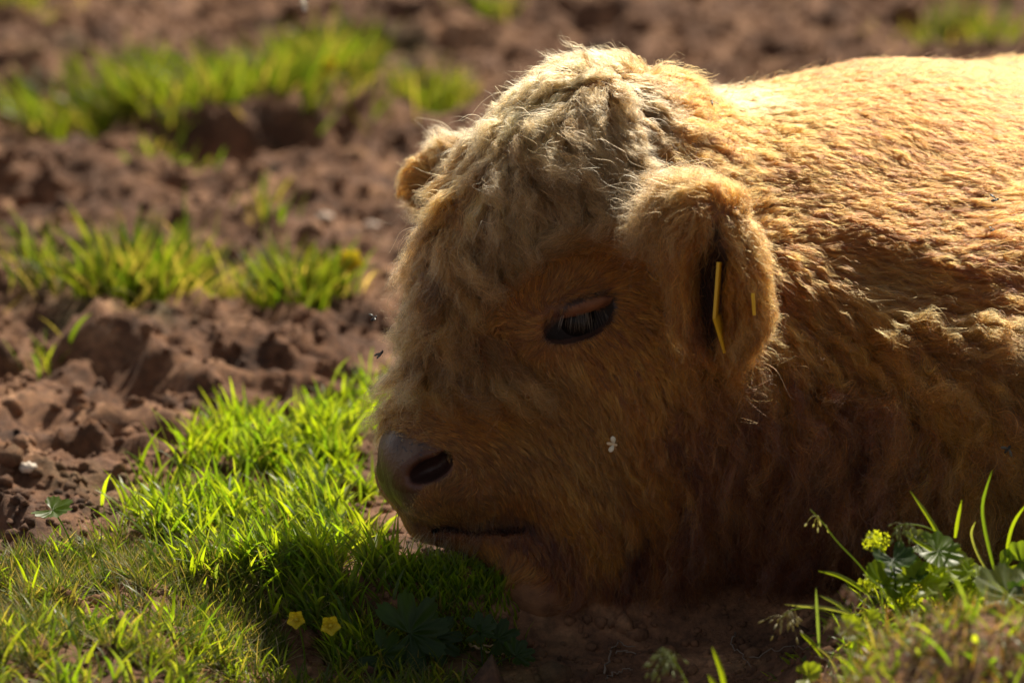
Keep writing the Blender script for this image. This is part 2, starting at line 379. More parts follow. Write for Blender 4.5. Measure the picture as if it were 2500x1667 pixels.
# ------------------------------------------------------------------ grooming guides: photo px, direction (deg), length mm, lift, curl, tint r g b, width of the region
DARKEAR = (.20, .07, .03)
LIP = (.035, .014, .006)
MIDB = (.240, .125, .048)
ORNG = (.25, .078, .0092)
BLOND = (.275, .160, .072); TAN = (.245, .108, .028); GING = (.295, .110, .0190); SHADED_RED = (.110, .041, .0088); PALE = (.38, .215, .080)  # dark red: shade on throat, chest and lower neck put into the coat colour
GUIDES = [
 # crown and forelock
 (1400, 165, 172, 24, .40, .6, PALE), (1250, 215, 188, 26, .45, .8, PALE), (1510, 165, 140, 26, .55, .6, PALE), (1600, 190, 55, 30, .65, .5, GING),
 (1330, 260, -135, 36, .42, 1.0, PALE), (1450, 270, -112, 36, .42, 1.0, BLOND), (1200, 320, -140, 34, .45, 1.0, BLOND), (1130, 370, 190, 32, .5, .9, BLOND),
 (1560, 280, -60, 34, .45, 1.0, BLOND), (1290, 390, -65, 38, .38, 1.0, BLOND), (1420, 400, -55, 40, .34, .9, BLOND), (1540, 400, -62, 40, .34, .9, BLOND),
 (1150, 460, -110, 34, .42, 1.0, TAN), (1060, 480, -130, 32, .42, .8, BLOND), (1370, 500, -60, 36, .30, .8, BLOND), (1250, 520, -70, 36, .32, .8, BLOND),
 (1500, 500, -45, 34, .34, .8, BLOND), (1610, 470, -60, 26, .45, 1.0, TAN), (1600, 350, -40, 28, .45, .7, GING),
 (1010, 600, -100, 42, .30, .4, BLOND), (1080, 620, -88, 42, .30, .5, BLOND), (1180, 600, -72, 40, .28, .5, BLOND), (1250, 640, -72, 30, .24, .4, BLOND),
 (960, 700, -98, 36, .38, .4, BLOND), (1020, 760, -95, 42, .30, .5, BLOND), (1110, 730, -75, 36, .34, .9, TAN), (1160, 690, -40, 30, .30, .8, GING),
 (980, 900, -92, 40, .28, .4, TAN), (1060, 880, -86, 42, .30, .6, TAN), (1140, 880, -82, 40, .30, .7, TAN), (1210, 850, -70, 34, .30, .8, TAN),
 (1180, 790, -110, 26, .34, .9, GING), (1240, 900, -55, 30, .22, .5, TAN),
 # brow lock
 (1520, 560, 195, 34, .22, .4, TAN), (1440, 580, 190, 44, .22, .25, BLOND), (1360, 595, 200, 40, .20, .25, BLOND), (1560, 610, 200, 20, .25, .5, GING),
 # round the eye
 (1300, 680, 86, 15, .10, .1, GING), (1370, 670, 74, 15, .10, .1, TAN), (1440, 650, 60, 14, .10, .1, TAN), (1520, 660, 40, 13, .12, .2, GING), (1350, 725, 62, 9, .06, .05, TAN), (1420, 705, 42, 8, .06, .05, GING), (1490, 690, 25, 8, .06, .05, GING),
 (1370, 770, -110, 3.5, .05, .02, SHADED_RED), (1410, 752, -70, 3.5, .05, .02, SHADED_RED), (1460, 735, -50, 3.5, .05, .02, SHADED_RED),
 (1250, 740, 110, 12, .10, .2, GING), (1285, 800, 165, 10, .08, .1, TAN), (1240, 820, 185, 14, .12, .4, GING), (1310, 850, -130, 9, .06, .1, TAN),
 (1380, 860, -65, 11, .06, .1, TAN), (1450, 850, -50, 11, .06, .1, GING), (1520, 790, -40, 12, .08, .1, GING), (1560, 740, -20, 14, .15, .3, GING),
 (1480, 910, -50, 15, .08, .1, GING), (1370, 930, -48, 16, .09, .15, TAN), (1580, 850, -45, 22, .2, .4, GING), (1600, 700, -60, 20, .25, .5, GING),
 # cheek, bridge, muzzle
 (1300, 960, -38, 18, .10, .2, TAN), (1450, 1010, -45, 20, .12, .25, TAN), (1560, 1000, -58, 26, .18, .4, GING), (1200, 990, -22, 16, .10, .2, GING),
 (1100, 1020, -12, 10, .08, .1, GING), (1010, 1040, -20, 7, .12, .1, TAN), (1160, 1060, -24, 10, .06, .1, GING), (1260, 1060, -35, 13, .07, .1, TAN),
 (1130, 1120, -35, 7, .06, .05, TAN), (1130, 1180, 190, 6, .10, .05, TAN), (1180, 1210, -25, 6, .03, .05, TAN), (1100, 1250, -75, 4, .04, .05, TAN), (1180, 1262, -72, 4, .03, .05, TAN), (1250, 1255, -70, 5, .03, .05, SHADED_RED), (1040, 1255, -20, 3, .02, .05, TAN), (1240, 1170, -58, 9, .05, .05, TAN),
 (1270, 1240, -85, 9, .07, .05, GING), (1060, 1290, -110, 9, .20, .1, TAN), (1010, 1290, -125, 11, .35, .1, TAN), (1130, 1325, -90, 10, .15, .1, GING), (1200, 1330, -60, 11, .12, .1, GING),
 (1015, 1284, -95, 3, .03, .02, LIP), (1060, 1293, -88, 3, .03, .02, LIP), (1105, 1297, -85, 3, .03, .02, LIP), (1150, 1299, -80, 3, .03, .02, LIP), (1195, 1298, -78, 3, .03, .02, LIP), (1240, 1294, -75, 3, .03, .02, LIP), (1280, 1286, -70, 4, .03, .02, LIP),
 (1350, 1120, -48, 18, .08, .15, TAN), (1360, 1230, -62, 20, .10, .2, GING), (1470, 1150, -55, 24, .12, .25, TAN), (1330, 1320, -55, 22, .15, .2, SHADED_RED), (1450, 1300, -66, 28, .14, .3, GING),
 (1580, 1180, -64, 32, .16, .4, GING), (1560, 1350, -80, 36, .18, .4, SHADED_RED), (1680, 1080, -74, 40, .2, .5, SHADED_RED), (1700, 1250, -86, 46, .2, .5, SHADED_RED),
 (1400, 1400, -75, 34, .2, .4, SHADED_RED), (1290, 1430, -150, 26, .3, .3, GING), (1350, 1490, 200, 30, .25, .3, SHADED_RED), (1600, 1450, -90, 46, .2, .4, SHADED_RED),
 # ear
 (1640, 500, 200, 34, .55, .5, BLOND), (1700, 470, 175, 20, .6, .35, TAN), (1780, 480, 90, 12, .5, .3, GING), (1840, 540, 40, 13, .6, .3, GING), (1660, 600, -110, 20, .3, .3, GING), (1650, 720, -95, 28, .25, .25, GING), (1690, 660, -95, 16, .18, .2, GING), (1690, 780, -90, 20, .18, .2, SHADED_RED),
 (1670, 820, -88, 26, .25, .3, GING), (1790, 560, -60, 15, .45, .35, TAN), (1840, 640, -55, 14, .5, .35, GING), (1800, 680, -75, 15, .4, .35, GING), (1855, 740, -60, 15, .5, .35, GING), (1800, 800, -85, 17, .35, .35, TAN), (1785, 880, -88, 24, .3, .4, GING), (1730, 850, -90, 20, .25, .3, GING),
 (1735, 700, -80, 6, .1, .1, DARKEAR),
 (1040, 430, 160, 18, .55, .3, GING), (1000, 400, 130, 18, .6, .3, TAN), (1010, 480, -150, 16, .5, .3, TAN), (1090, 400, 80, 16, .6, .3, PALE),
 # behind the ear, neck, back
 (1660, 260, 40, 26, .55, .6, GING), (1700, 340, 10, 22, .45, .5, GING), (1700, 230, 50, 24, .6, .5, GING), (1780, 260, 20, 20, .5, .4, PALE), (1850, 330, -8, 20, .4, .4, GING), (1960, 240, 5, 20, .5, .3, GING), (2100, 170, 5, 20, .55, .3, GING), (2300, 170, 5, 20, .55, .3, GING), (2470, 150, 10, 20, .55, .3, GING),
 (1900, 450, -10, 22, .35, .5, GING), (2050, 400, -35, 22, .38, .4, GING), (2200, 350, -50, 22, .42, .4, GING), (2400, 320, -50, 22, .42, .4, GING), (1950, 560, -18, 26, .32, .6, GING), (2100, 560, -12, 26, .34, .6, GING), (2280, 540, -8, 26, .34, .6, GING), (2450, 540, 0, 26, .34, .6, GING),
 (1900, 680, -38, 28, .34, .7, GING), (2000, 740, -42, 32, .34, .7, TAN), (2150, 700, -22, 32, .34, .7, TAN), (2330, 700, -12, 32, .36, .7, GING), (2460, 720, -5, 32, .36, .7, GING),
 (1900, 860, -60, 38, .38, .9, GING), (2020, 880, -55, 42, .36, .9, GING), (2180, 850, -35, 42, .36, .9, GING), (2350, 850, -25, 40, .34, .8, TAN), (2480, 880, -30, 40, .34, .8, TAN),
 (1800, 940, -78, 44, .26, .7, SHADED_RED), (1950, 1000, -72, 52, .30, .9, SHADED_RED), (2100, 1000, -55, 56, .34, 1.0, SHADED_RED), (2280, 1000, -45, 56, .34, 1.0, GING), (2450, 1050, -60, 50, .34, 1.0, GING),
 (1800, 1150, -92, 56, .18, .5, SHADED_RED), (1950, 1180, -94, 60, .2, .6, SHADED_RED), (2080, 1200, -112, 60, .22, .6, SHADED_RED), (2230, 1160, -115, 60, .28, .8, SHADED_RED), (2380, 1180, -100, 56, .3, .9, TAN), (2480, 1200, -85, 56, .3, .9, TAN),
 (1800, 1330, -90, 60, .16, .4, SHADED_RED), (2000, 1350, -100, 60, .16, .4, SHADED_RED), (2250, 1330, -95, 60, .2, .6, TAN), (2450, 1350, -90, 56, .2, .6, TAN),
]
deps = bpy.context.evaluated_depsgraph_get()
bvh = BVHTree.FromPolygons(BV.tolist(), [tuple(p.vertices) for p in body_me.polygons])
gp, gd, gv = [], [], []
for (px, py, a, ln, lift, curl, tint) in GUIDES:
    d = unit(FWD + np.array([1.0, 0, 0]) * ((px - 1250) / PXF) + UPV * ((833.5 - py) / PXF))
    loc, nor, _, _ = bvh.ray_cast(Vector(CAM), Vector(d))
    if loc is None:                       # just off the skin's edge: the nearest skin
        c = CAM + d * (DIST + .12)
        loc, nor, _, _ = bvh.find_nearest(Vector(c))
    a = math.radians(a)
    gp.append(np.array(loc)); gd.append(math.cos(a) * np.array([1.0, 0, 0]) + math.sin(a) * UPV)
    if px < 1640 and py < 560 and px > 1100: ln *= 1.30; lift *= .85; curl *= .85
    elif px < 1620 and py < 960 and ln >= 26: ln *= 1.28; lift *= .9
    if px > 1880 and py < 470: ln *= 1.1; lift *= 1.25
    if px < 1265 and 560 < py < 965 and ln >= 26: curl *= 1.7; lift *= 1.35; tint = MIDB
    if 1190 < px < 1760 and 880 < py < 1420 and ln > 11: ln *= 1.5; lift *= 1.25; curl *= 1.3
    if px > 1780 and py < 840 and tint is not DARKEAR and px > 1880: ln *= 1.2; lift *= .50; curl *= .45; tint = ORNG if tint is GING else tint
    if px > 1640 and py > 830: ln *= 1.2; curl *= 1.25; lift *= 1.15
    if 1640 <= px <= 1860 and 465 <= py <= 895 and tint is not DARKEAR: ln *= 1.6; curl *= 1.1; lift *= 1.15
    gv.append([ln * .001, lift * .72, curl * .8] + list(tint))
gp, gd, gv = np.array(gp), np.array(gd), np.array(gv)

# field on a coarse set of body vertices, looked up by nearest vertex
tri_n = BN
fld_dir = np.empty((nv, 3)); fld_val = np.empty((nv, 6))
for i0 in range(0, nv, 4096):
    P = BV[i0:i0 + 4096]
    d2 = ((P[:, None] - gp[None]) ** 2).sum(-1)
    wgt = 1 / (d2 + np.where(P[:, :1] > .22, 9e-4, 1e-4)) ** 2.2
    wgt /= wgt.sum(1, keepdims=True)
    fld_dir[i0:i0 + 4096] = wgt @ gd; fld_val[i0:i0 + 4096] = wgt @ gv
fld_dir = fld_dir - BN * (fld_dir * BN).sum(1, keepdims=True)
fld_dir = unit(fld_dir)
kd = KDTree(nv)
for i, v in enumerate(BV): kd.insert(v, i)
kd.balance()
def near_vert(P): return np.array([kd.find(p)[1] for p in P])

# surface samples
body_me.calc_loop_triangles()
nt_ = len(body_me.loop_triangles)
T = np.empty(nt_ * 3, np.int32); body_me.loop_triangles.foreach_get('vertices', T); T = T.reshape(-1, 3)
tv = BV[T]; tc_ = tv.mean(1)
tcr = np.cross(tv[:, 1] - tv[:, 0], tv[:, 2] - tv[:, 0]); area = np.linalg.norm(tcr, axis=1) / 2
tn = unit(BN[T].mean(1)); tp = PX(tc_)
facing = -(tn @ FWD)
inview = (tp[:, 0] > -150) & (tp[:, 0] < 2680) & (tp[:, 1] > -150) & (tp[:, 1] < 1800) & (tc_[:, 0] < .52)
wt = np.where(inview & (facing > -.35), 1.0, .10)
wt[tc_[:, 2] < .004] = 0
headw = np.linalg.norm((tc_ - HO) @ HB.T - [.17, 0, 0], axis=1) < .22
wt[headw & (wt == 1)] = 1.5
tnose, teye, trim = masks(tc_)
tnose = tnose & masks(tc_ + rng.normal(0, .0035, tc_.shape))[0]
tq = (tc_ - HO) @ HB.T; tq[:, 1] = np.abs(tq[:, 1])
tlid = teye & (ell(HO + tq @ HB, LID_C, (.0275, .013, .0076), basis2d(15)) < .0012)
wt[tnose | teye] = 0
wt[headw & (tq[:, 0] > .08) & (calf_base(tc_) < np.where(tp[:, 1] > 1230, -.0042, -.0022))] = 0
EARM = np.linalg.norm((tc_ - EARC) @ EAR_B.T / np.array([.060, .055, .095]), axis=1) < 1
wt[EARM] *= 1.6
cupm = EARM & (facing > -.2) & (np.hypot((tp[:, 0] - 1741) / 40, (tp[:, 1] - 705) / 160) < 1)
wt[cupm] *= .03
NLOCK, NSUB, NHAIR = 15000, 90000, HAIRS
def sample(n, ww=None):
    cum = np.cumsum(area * (wt if ww is None else ww)); ti = np.searchsorted(cum, rng.random(n) * cum[-1])
    r1, r2 = np.sqrt(rng.random(n)), rng.random(n)
    b = np.stack([1 - r1, r1 * (1 - r2), r1 * r2], 1)
    P = (tv[ti] * b[..., None]).sum(1)
    return P, tn[ti], ti
K = 9
S = np.linspace(0, 1, K)
def wobble(n, amp, f0=1.0, f1=2.4):
    """smooth random displacement along each strand, zero at the root: n x K x 3"""
    out = np.zeros((n, K, 3))
    for _ in range(2):
        fr = rng.uniform(f0, f1, (n, 1, 3)); ph = rng.uniform(0, 2 * np.pi, (n, 1, 3))
        out += np.sin(2 * np.pi * fr * S[None, :, None] + ph) - np.sin(ph)
    return out * (amp[:, None, None] * (S[None, :, None] ** .8)) * .5

# locks: traced over the skin
crown_w = wt.copy()
gcurl = fld_val[T[:, 0], 2]; crown_w *= np.where(headw & (gcurl > .26) & ~EARM, .16, np.where((tc_[:, 0] > .13) & (gcurl > .42) & ~EARM, .30, 1.0))
print('lock spacing mm: crown', 1000 / math.sqrt(.16 * 1.5 * NLOCK / (area * crown_w).sum()), 'body', 1000 / math.sqrt(NLOCK / (area * crown_w).sum()))
lp, ln_, lt = sample(NLOCK, crown_w)
li = near_vert(lp); lval = fld_val[li]
llen = lval[:, 0] * (1 + rng.uniform(-.3, .25, NLOCK) * np.clip(.25 + 2 * lval[:, 2], 0, 1))
lpath = np.empty((NLOCK, K, 3)); lpath[:, 0] = lp
jit = rng.normal(0, 1, (NLOCK, 3))
cur = lp.copy(); vi = li; liftj = np.clip(np.exp(rng.normal(0, .10 + .40 * np.clip(lval[:, 2], 0, 1))), .4, 1.6)
for k in range(1, K):
    d = fld_dir[vi]; nn = BN[vi]; lift = lval[:, 1] * liftj * (1.25 - 1.1 * S[k])
    dd = unit(d + jit * (.03 + .32 * lval[:, 2:3]))
    dd = unit(dd * (1 - lift[:, None]) + nn * lift[:, None] * 1.0)
    dd = unit(dd - zz * .10 * S[k])
    cur = cur + dd * (llen / (K - 1))[:, None]
    s_ = calf_base(cur); want = .0015 + .010 * lval[:, 1] * math.sin(math.pi * min(1, S[k] * 1.1)) * (llen / .03)
    push = np.clip(want - s_, 0, .01)
    cur = cur + nn * push[:, None]
    lpath[:, k] = cur
    vi = near_vert(cur)
curl = lval[:, 2]
e1 = unit(np.cross(ln_, fld_dir[li])); ph = rng.uniform(0, 6.28, (NLOCK, 1)); freq = (llen / rng.uniform(.016, .028, NLOCK))[:, None]
wv = np.sin(2 * np.pi * freq * S + ph) - np.sin(ph); w2 = np.cos(2 * np.pi * freq * S + ph) - np.cos(ph)
ampw = (.0036 * np.clip(curl * 1.9, 0, 1.25))[:, None] * S ** .6
lpath += (wv * ampw)[..., None] * e1[:, None] + (w2 * ampw * .45)[..., None] * ln_[:, None]
kl = KDTree(NLOCK)
for i, v in enumerate(lp): kl.insert(v, i)
kl.balance()
# sub-clumps
sp_, sn_, st_ = sample(NSUB)
so_n = np.array([[r[1] for r in kl.find_n(p, 4)] for p in sp_]); so_i = so_n[:, 0]
scurl = curl[so_i]
bd = np.linalg.norm(lp[so_n] - sp_[:, None], axis=-1) + 1e-4
bw = bd ** -(1.2 + 26 * np.clip(scurl - .12, 0, .5))[:, None]; bw /= bw.sum(1, keepdims=True)
rel = ((lpath[so_n] - lp[so_n][:, :, None]) * bw[:, :, None, None]).sum(1)
conv = np.clip(.04 + 2.0 * (scurl - .05), 0, .90) * rng.uniform(.6, 1.1, NSUB)
off = sp_ - lp[so_i]
spath = lp[so_i][:, None] + rel + off[:, None] * (1 - conv[:, None] * S ** .9)[..., None]
spath += wobble(NSUB, llen[so_i] * (.05 + .10 * scurl))
ks = KDTree(NSUB)
for i, v in enumerate(sp_): ks.insert(v, i)
ks.balance()
# single hairs
hp, hn, ht = sample(NHAIR)
hs = np.array([ks.find(p)[1] for p in hp])
hl = so_i[hs]; hc_ = curl[hl]
off = hp - sp_[hs]
conv = np.clip((.28 + np.where(hp[:, 0] < .17, .30, 0) + .80 * hc_) * rng.uniform(.3, 1.2, NHAIR), 0, .95)
HPATH = spath[hs] + off[:, None] * (1 - conv[:, None] * S ** .7)[..., None]
earhair = EARM[ht]
stray = rng.random(NHAIR) < np.where(earhair, .16, np.where(hp[:, 0] > .2, .015, .05))
HPATH += wobble(NHAIR, llen[hl] * (.022 + .06 * hc_) * np.where(stray, 2.6, 1) * np.where(earhair, 2.2, 1), .8, 2.8)
HPATH[stray] += (S ** 1.5)[None, :, None] * rng.normal(0, .22, (stray.sum(), 1, 3)) * llen[hl][stray][:, None, None]
# shorten: a hair follows its path only up to a random fraction
fr = np.clip(rng.normal(.80, .20, NHAIR), .28, 1.0)
x = fr[:, None] * S * (K - 1); i0 = np.minimum(x.astype(int), K - 2); t = (x - i0)[..., None]
ar = np.arange(NHAIR)[:, None]
HPATH = HPATH[ar, i0] * (1 - t) + HPATH[ar, i0 + 1] * t
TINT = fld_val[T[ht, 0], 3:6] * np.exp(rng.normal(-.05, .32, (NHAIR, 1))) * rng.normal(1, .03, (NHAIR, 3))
lockt = np.exp(rng.normal(0, 1, (NLOCK, 1)) * (.08 + .22 * np.clip(curl * 1.5, 0, 1))[:, None])[hl] * np.exp(rng.normal(0, 1, (NSUB, 1)) * np.maximum(.12 + .30 * np.clip(scurl * 1.5, 0, 1), np.where(sp_[:, 0] < .17, .36, 0))[:, None])[hs]; TINT = np.clip(TINT * lockt, .02, .9)
RAD = np.where(np.isin(hl, np.nonzero(llen < .018)[0]), .00013, .00018) * rng.uniform(.6, 1.4, NHAIR)

def curves_obj(name, paths, rad, tint, mat, parent):
    n, k = paths.shape[:2]
    hc = bpy.data.hair_curves.new(name)
    hc.add_curves([k] * n)
    hc.position_data.foreach_set('vector', paths.astype(np.float32).ravel())
    r = np.repeat(rad[:, None], k, 1) * np.interp(np.linspace(0, 1, k), [0, .5, 1], [1, .85, .15])
    a = hc.attributes.get('radius') or hc.attributes.new('radius', 'FLOAT', 'POINT')
    a.data.foreach_set('value', r.astype(np.float32).ravel())
    c = hc.attributes.new('tint', 'FLOAT_COLOR', 'CURVE')
    c.data.foreach_set('color', np.concatenate([tint, np.ones((n, 1))], 1).astype(np.float32).ravel())
    hc.materials.append(mat)
    o = link(bpy.data.objects.new(name, hc))
    if parent is not None:
        o.parent = parent; o.matrix_parent_inverse = Matrix.Translation(-parent.location)
    return o
FUR = fur_material('calf_fur')
earh = EARM[ht]
q_, p_ = head_px(hp)
fore = (~earh) & (q_[:, 0] < .27) & (q_[:, 2] > -.01) & (q_[:, 0] > -.08) & (np.abs(q_[:, 1]) < .10) & (llen[hl] > .024)
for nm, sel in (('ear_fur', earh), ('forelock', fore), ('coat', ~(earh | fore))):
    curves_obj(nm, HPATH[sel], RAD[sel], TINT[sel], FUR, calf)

# eyeball, lashes, ear tag
def skin_mesh_curve(name, pts, r, mat, parent=None, seg=6):
    pts = np.array(pts, float); n = len(pts); V, F = [], []
    r = np.broadcast_to(np.asarray(r, float), (n,))
    for i in range(n):
        t = unit(pts[min(i + 1, n - 1)] - pts[max(i - 1, 0)])
        a = unit(np.cross(t, [.3, .9, .31])); b = np.cross(t, a)
        for k in range(seg):
            an = 2 * math.pi * k / seg
            V.append(pts[i] + r[i] * (math.cos(an) * a + math.sin(an) * b))
    for i in range(n - 1):
        for k in range(seg):
            F.append((i * seg + k, i * seg + (k + 1) % seg, (i + 1) * seg + (k + 1) % seg, (i + 1) * seg + k))
    F.append(tuple(range(seg))[::-1]); F.append(tuple((n - 1) * seg + k for k in range(seg)))
    return (V, F) if name is None else mesh_obj(name, V, F, mat, parent)
def simple_mat(name, col, rough=.6, trans=0.0, spec=.5, noise=None):
    m, n, l, out = new_mat(name)
    b = n.new('ShaderNodeBsdfPrincipled'); b.inputs['Base Color'].default_value = (*col, 1)
    b.inputs['Roughness'].default_value = rough; b.inputs['Specular IOR Level'].default_value = spec
    src = b.outputs[0]
    if noise:
        tc = n.new('ShaderNodeTexCoord'); nz = n.new('ShaderNodeTexNoise'); nz.inputs['Scale'].default_value = noise
        rp = n.new('ShaderNodeValToRGB')
        rp.color_ramp.elements[0].position = .3; rp.color_ramp.elements[0].color = (*[c * .6 for c in col], 1)
        rp.color_ramp.elements[1].position = .7; rp.color_ramp.elements[1].color = (*[min(1, c * 1.3) for c in col], 1)
        l.new(tc.outputs['Object'], nz.inputs['Vector']); l.new(nz.outputs[0], rp.inputs[0]); l.new(rp.outputs[0], b.inputs['Base Color'])
    if trans:
        t = n.new('ShaderNodeBsdfTranslucent'); t.inputs['Color'].default_value = (*[min(1, c * 1.6) for c in col], 1)
        mx = n.new('ShaderNodeMixShader'); mx.inputs[0].default_value = trans
        l.new(src, mx.inputs[1]); l.new(t.outputs[0], mx.inputs[2]); src = mx.outputs[0]
    l.new(src, out.inputs['Surface'])
    return m
def to_calf(o):
    o.parent = calf; o.matrix_parent_inverse = Matrix.Translation(-calf.location); return o
def uv_sphere(c, r, B=None, nu=20, nvv=12):
    B = np.eye(3) if B is None else B; r = np.broadcast_to(r, (3,)); V = []
    for j in range(nvv + 1):
        th = math.pi * j / nvv
        for i in range(nu):
            a = 2 * math.pi * i / nu
            V.append(np.asarray(c) + (np.array([math.sin(th) * math.cos(a), math.sin(th) * math.sin(a), math.cos(th)]) * r) @ B)
    F = [(j * nu + i, j * nu + (i + 1) % nu, (j + 1) * nu + (i + 1) % nu, (j + 1) * nu + i) for j in range(nvv) for i in range(nu)]
    return V, F
EYEM = simple_mat('eye_dark', (.008, .006, .005), .3, spec=.15)
for sgn in (1, -1):
    q = HB @ (EYE_C + FWD * .0205 - HO); q[1] *= sgn
    V_, F_ = uv_sphere(HO + q @ HB, .0185)
    to_calf(mesh_obj('eyeball', V_, F_, EYEM))
lash = []
for i in range(42):
    u = rng.random()
    a = np.array([1366 + 112 * u, 771 - 14 * u])
    p0 = on_skin(a[0], a[1], calf_sdf, push=-.0003)
    L = (.012 + .007 * math.sin(math.pi * u)) * rng.uniform(.7, 1.05)
    dx = -.28 + .62 * u + rng.normal(0, .08)
    t = np.linspace(0, 1, K)[:, None]
    lash.append(p0 - FWD * (.0045 * np.sin(t * 1.9)) + np.array([1.0, 0, 0]) * (dx * L * t) - UPV * (L * t * (1 - .06 * t)))
curves_obj('eyelashes', np.array(lash), np.full(len(lash), .00013), np.tile([.48, .38, .26], (len(lash), 1)), FUR, calf)
wh = []
for i in range(170):                                   # whiskers and chin hairs
    px_, py_ = (rng.uniform(985, 1180), rng.uniform(1292, 1338)) if i < 150 else (rng.uniform(1120, 1210), rng.uniform(1120, 1260))
    p0 = on_skin(px_, py_, calf_base); g = unit(sdf_grad(calf_base, p0[None]))[0]
    d0 = unit(g + rng.normal(0, .25, 3) - zz * .3 + np.array([-.3, 0, 0])); L = rng.uniform(.006, .020); t = np.linspace(0, 1, K)[:, None]
    wh.append(p0 + d0 * L * t - zz * L * .35 * t ** 2)
curves_obj('whiskers', np.array(wh), np.full(len(wh), .00013), np.tile([.35, .26, .18], (len(wh), 1)), FUR, calf)
TAGM = simple_mat('tag_yellow', (.72, .46, .03), .42, .25)
def slab(pts2, Y0, Y1, name, mat, parent, th=.0011):
    """thin plate through photo outline points, each with its own depth"""
    P = [W(x, y, Y) for x, y, Y in pts2]; n = len(P)
    nn = unit(np.cross(P[1] - P[0], P[2] - P[0])) * th
    V = [p - nn for p in P] + [p + nn for p in P]
    F = [tuple(range(n))[::-1], tuple(range(n, 2 * n))] + [(i, (i + 1) % n, n + (i + 1) % n, n + i) for i in range(n)]
    return mesh_obj(name, V, F, mat, parent, smooth=False)
tg = to_calf(slab([(1753, 640, -.072), (1760, 640, -.050), (1751, 770, -.050), (1743, 778, -.076)], 0, 0, 'ear_tag', TAGM, None))
tg['label'] = 'narrow yellow plastic ear tag hanging inside the drooping ear'
t2 = slab([(1743, 778, -.077), (1756, 764, -.050), (1779, 848, -.052), (1769, 862, -.060)], 0, 0, 'tag_panel', TAGM, None); t2.parent = tg
t3 = slab([(1837, 716, -.080), (1839, 716, -.068), (1843, 768, -.068), (1841, 770, -.080)], 0, 0, 'tag_panel', TAGM, None); t3.parent = tg

# ------------------------------------------------------------------ ground
def hash2(ix, iy, seed):
    h = (ix * 374761393 + iy * 668265263 + seed * 1274126177) & 0xffffffff
    h = ((h ^ (h >> 13)) * 1103515245) & 0xffffffff
    return ((h ^ (h >> 16)) & 0xffff) / 65535.0
def vnoise(x, y, seed=0):
    ix = np.floor(x).astype(np.int64); iy = np.floor(y).astype(np.int64)
    fx = x - ix; fy = y - iy; fx = fx * fx * (3 - 2 * fx); fy = fy * fy * (3 - 2 * fy)
    a = hash2(ix, iy, seed); b = hash2(ix + 1, iy, seed); c = hash2(ix, iy + 1, seed); d = hash2(ix + 1, iy + 1, seed)
    return (a + (b - a) * fx) * (1 - fy) + (c + (d - c) * fx) * fy
def clods(x, y, s, seed):
    """rounded lumps with creases between them"""
    n = vnoise(x / s, y / s, seed)
    return 1 - np.abs(2 * n - 1) ** .8
def seg_bump(x, y, a, b, r, amp, steep=False):
    a = np.array(a); b = np.array(b); ab = b - a
    t = np.clip(((x - a[0]) * ab[0] + (y - a[1]) * ab[1]) / (ab @ ab + 1e-9), 0, 1)
    y = np.where((y < a[1] + t * ab[1]) & steep, a[1] + t * ab[1] + (y - a[1] - t * ab[1]) / .42, y)
    d = np.hypot(x - a[0] - t * ab[0], y - a[1] - t * ab[1])
    return amp * np.exp(-(d / r) ** 2)
def gp2(px, py): return G(px, py)[:2]
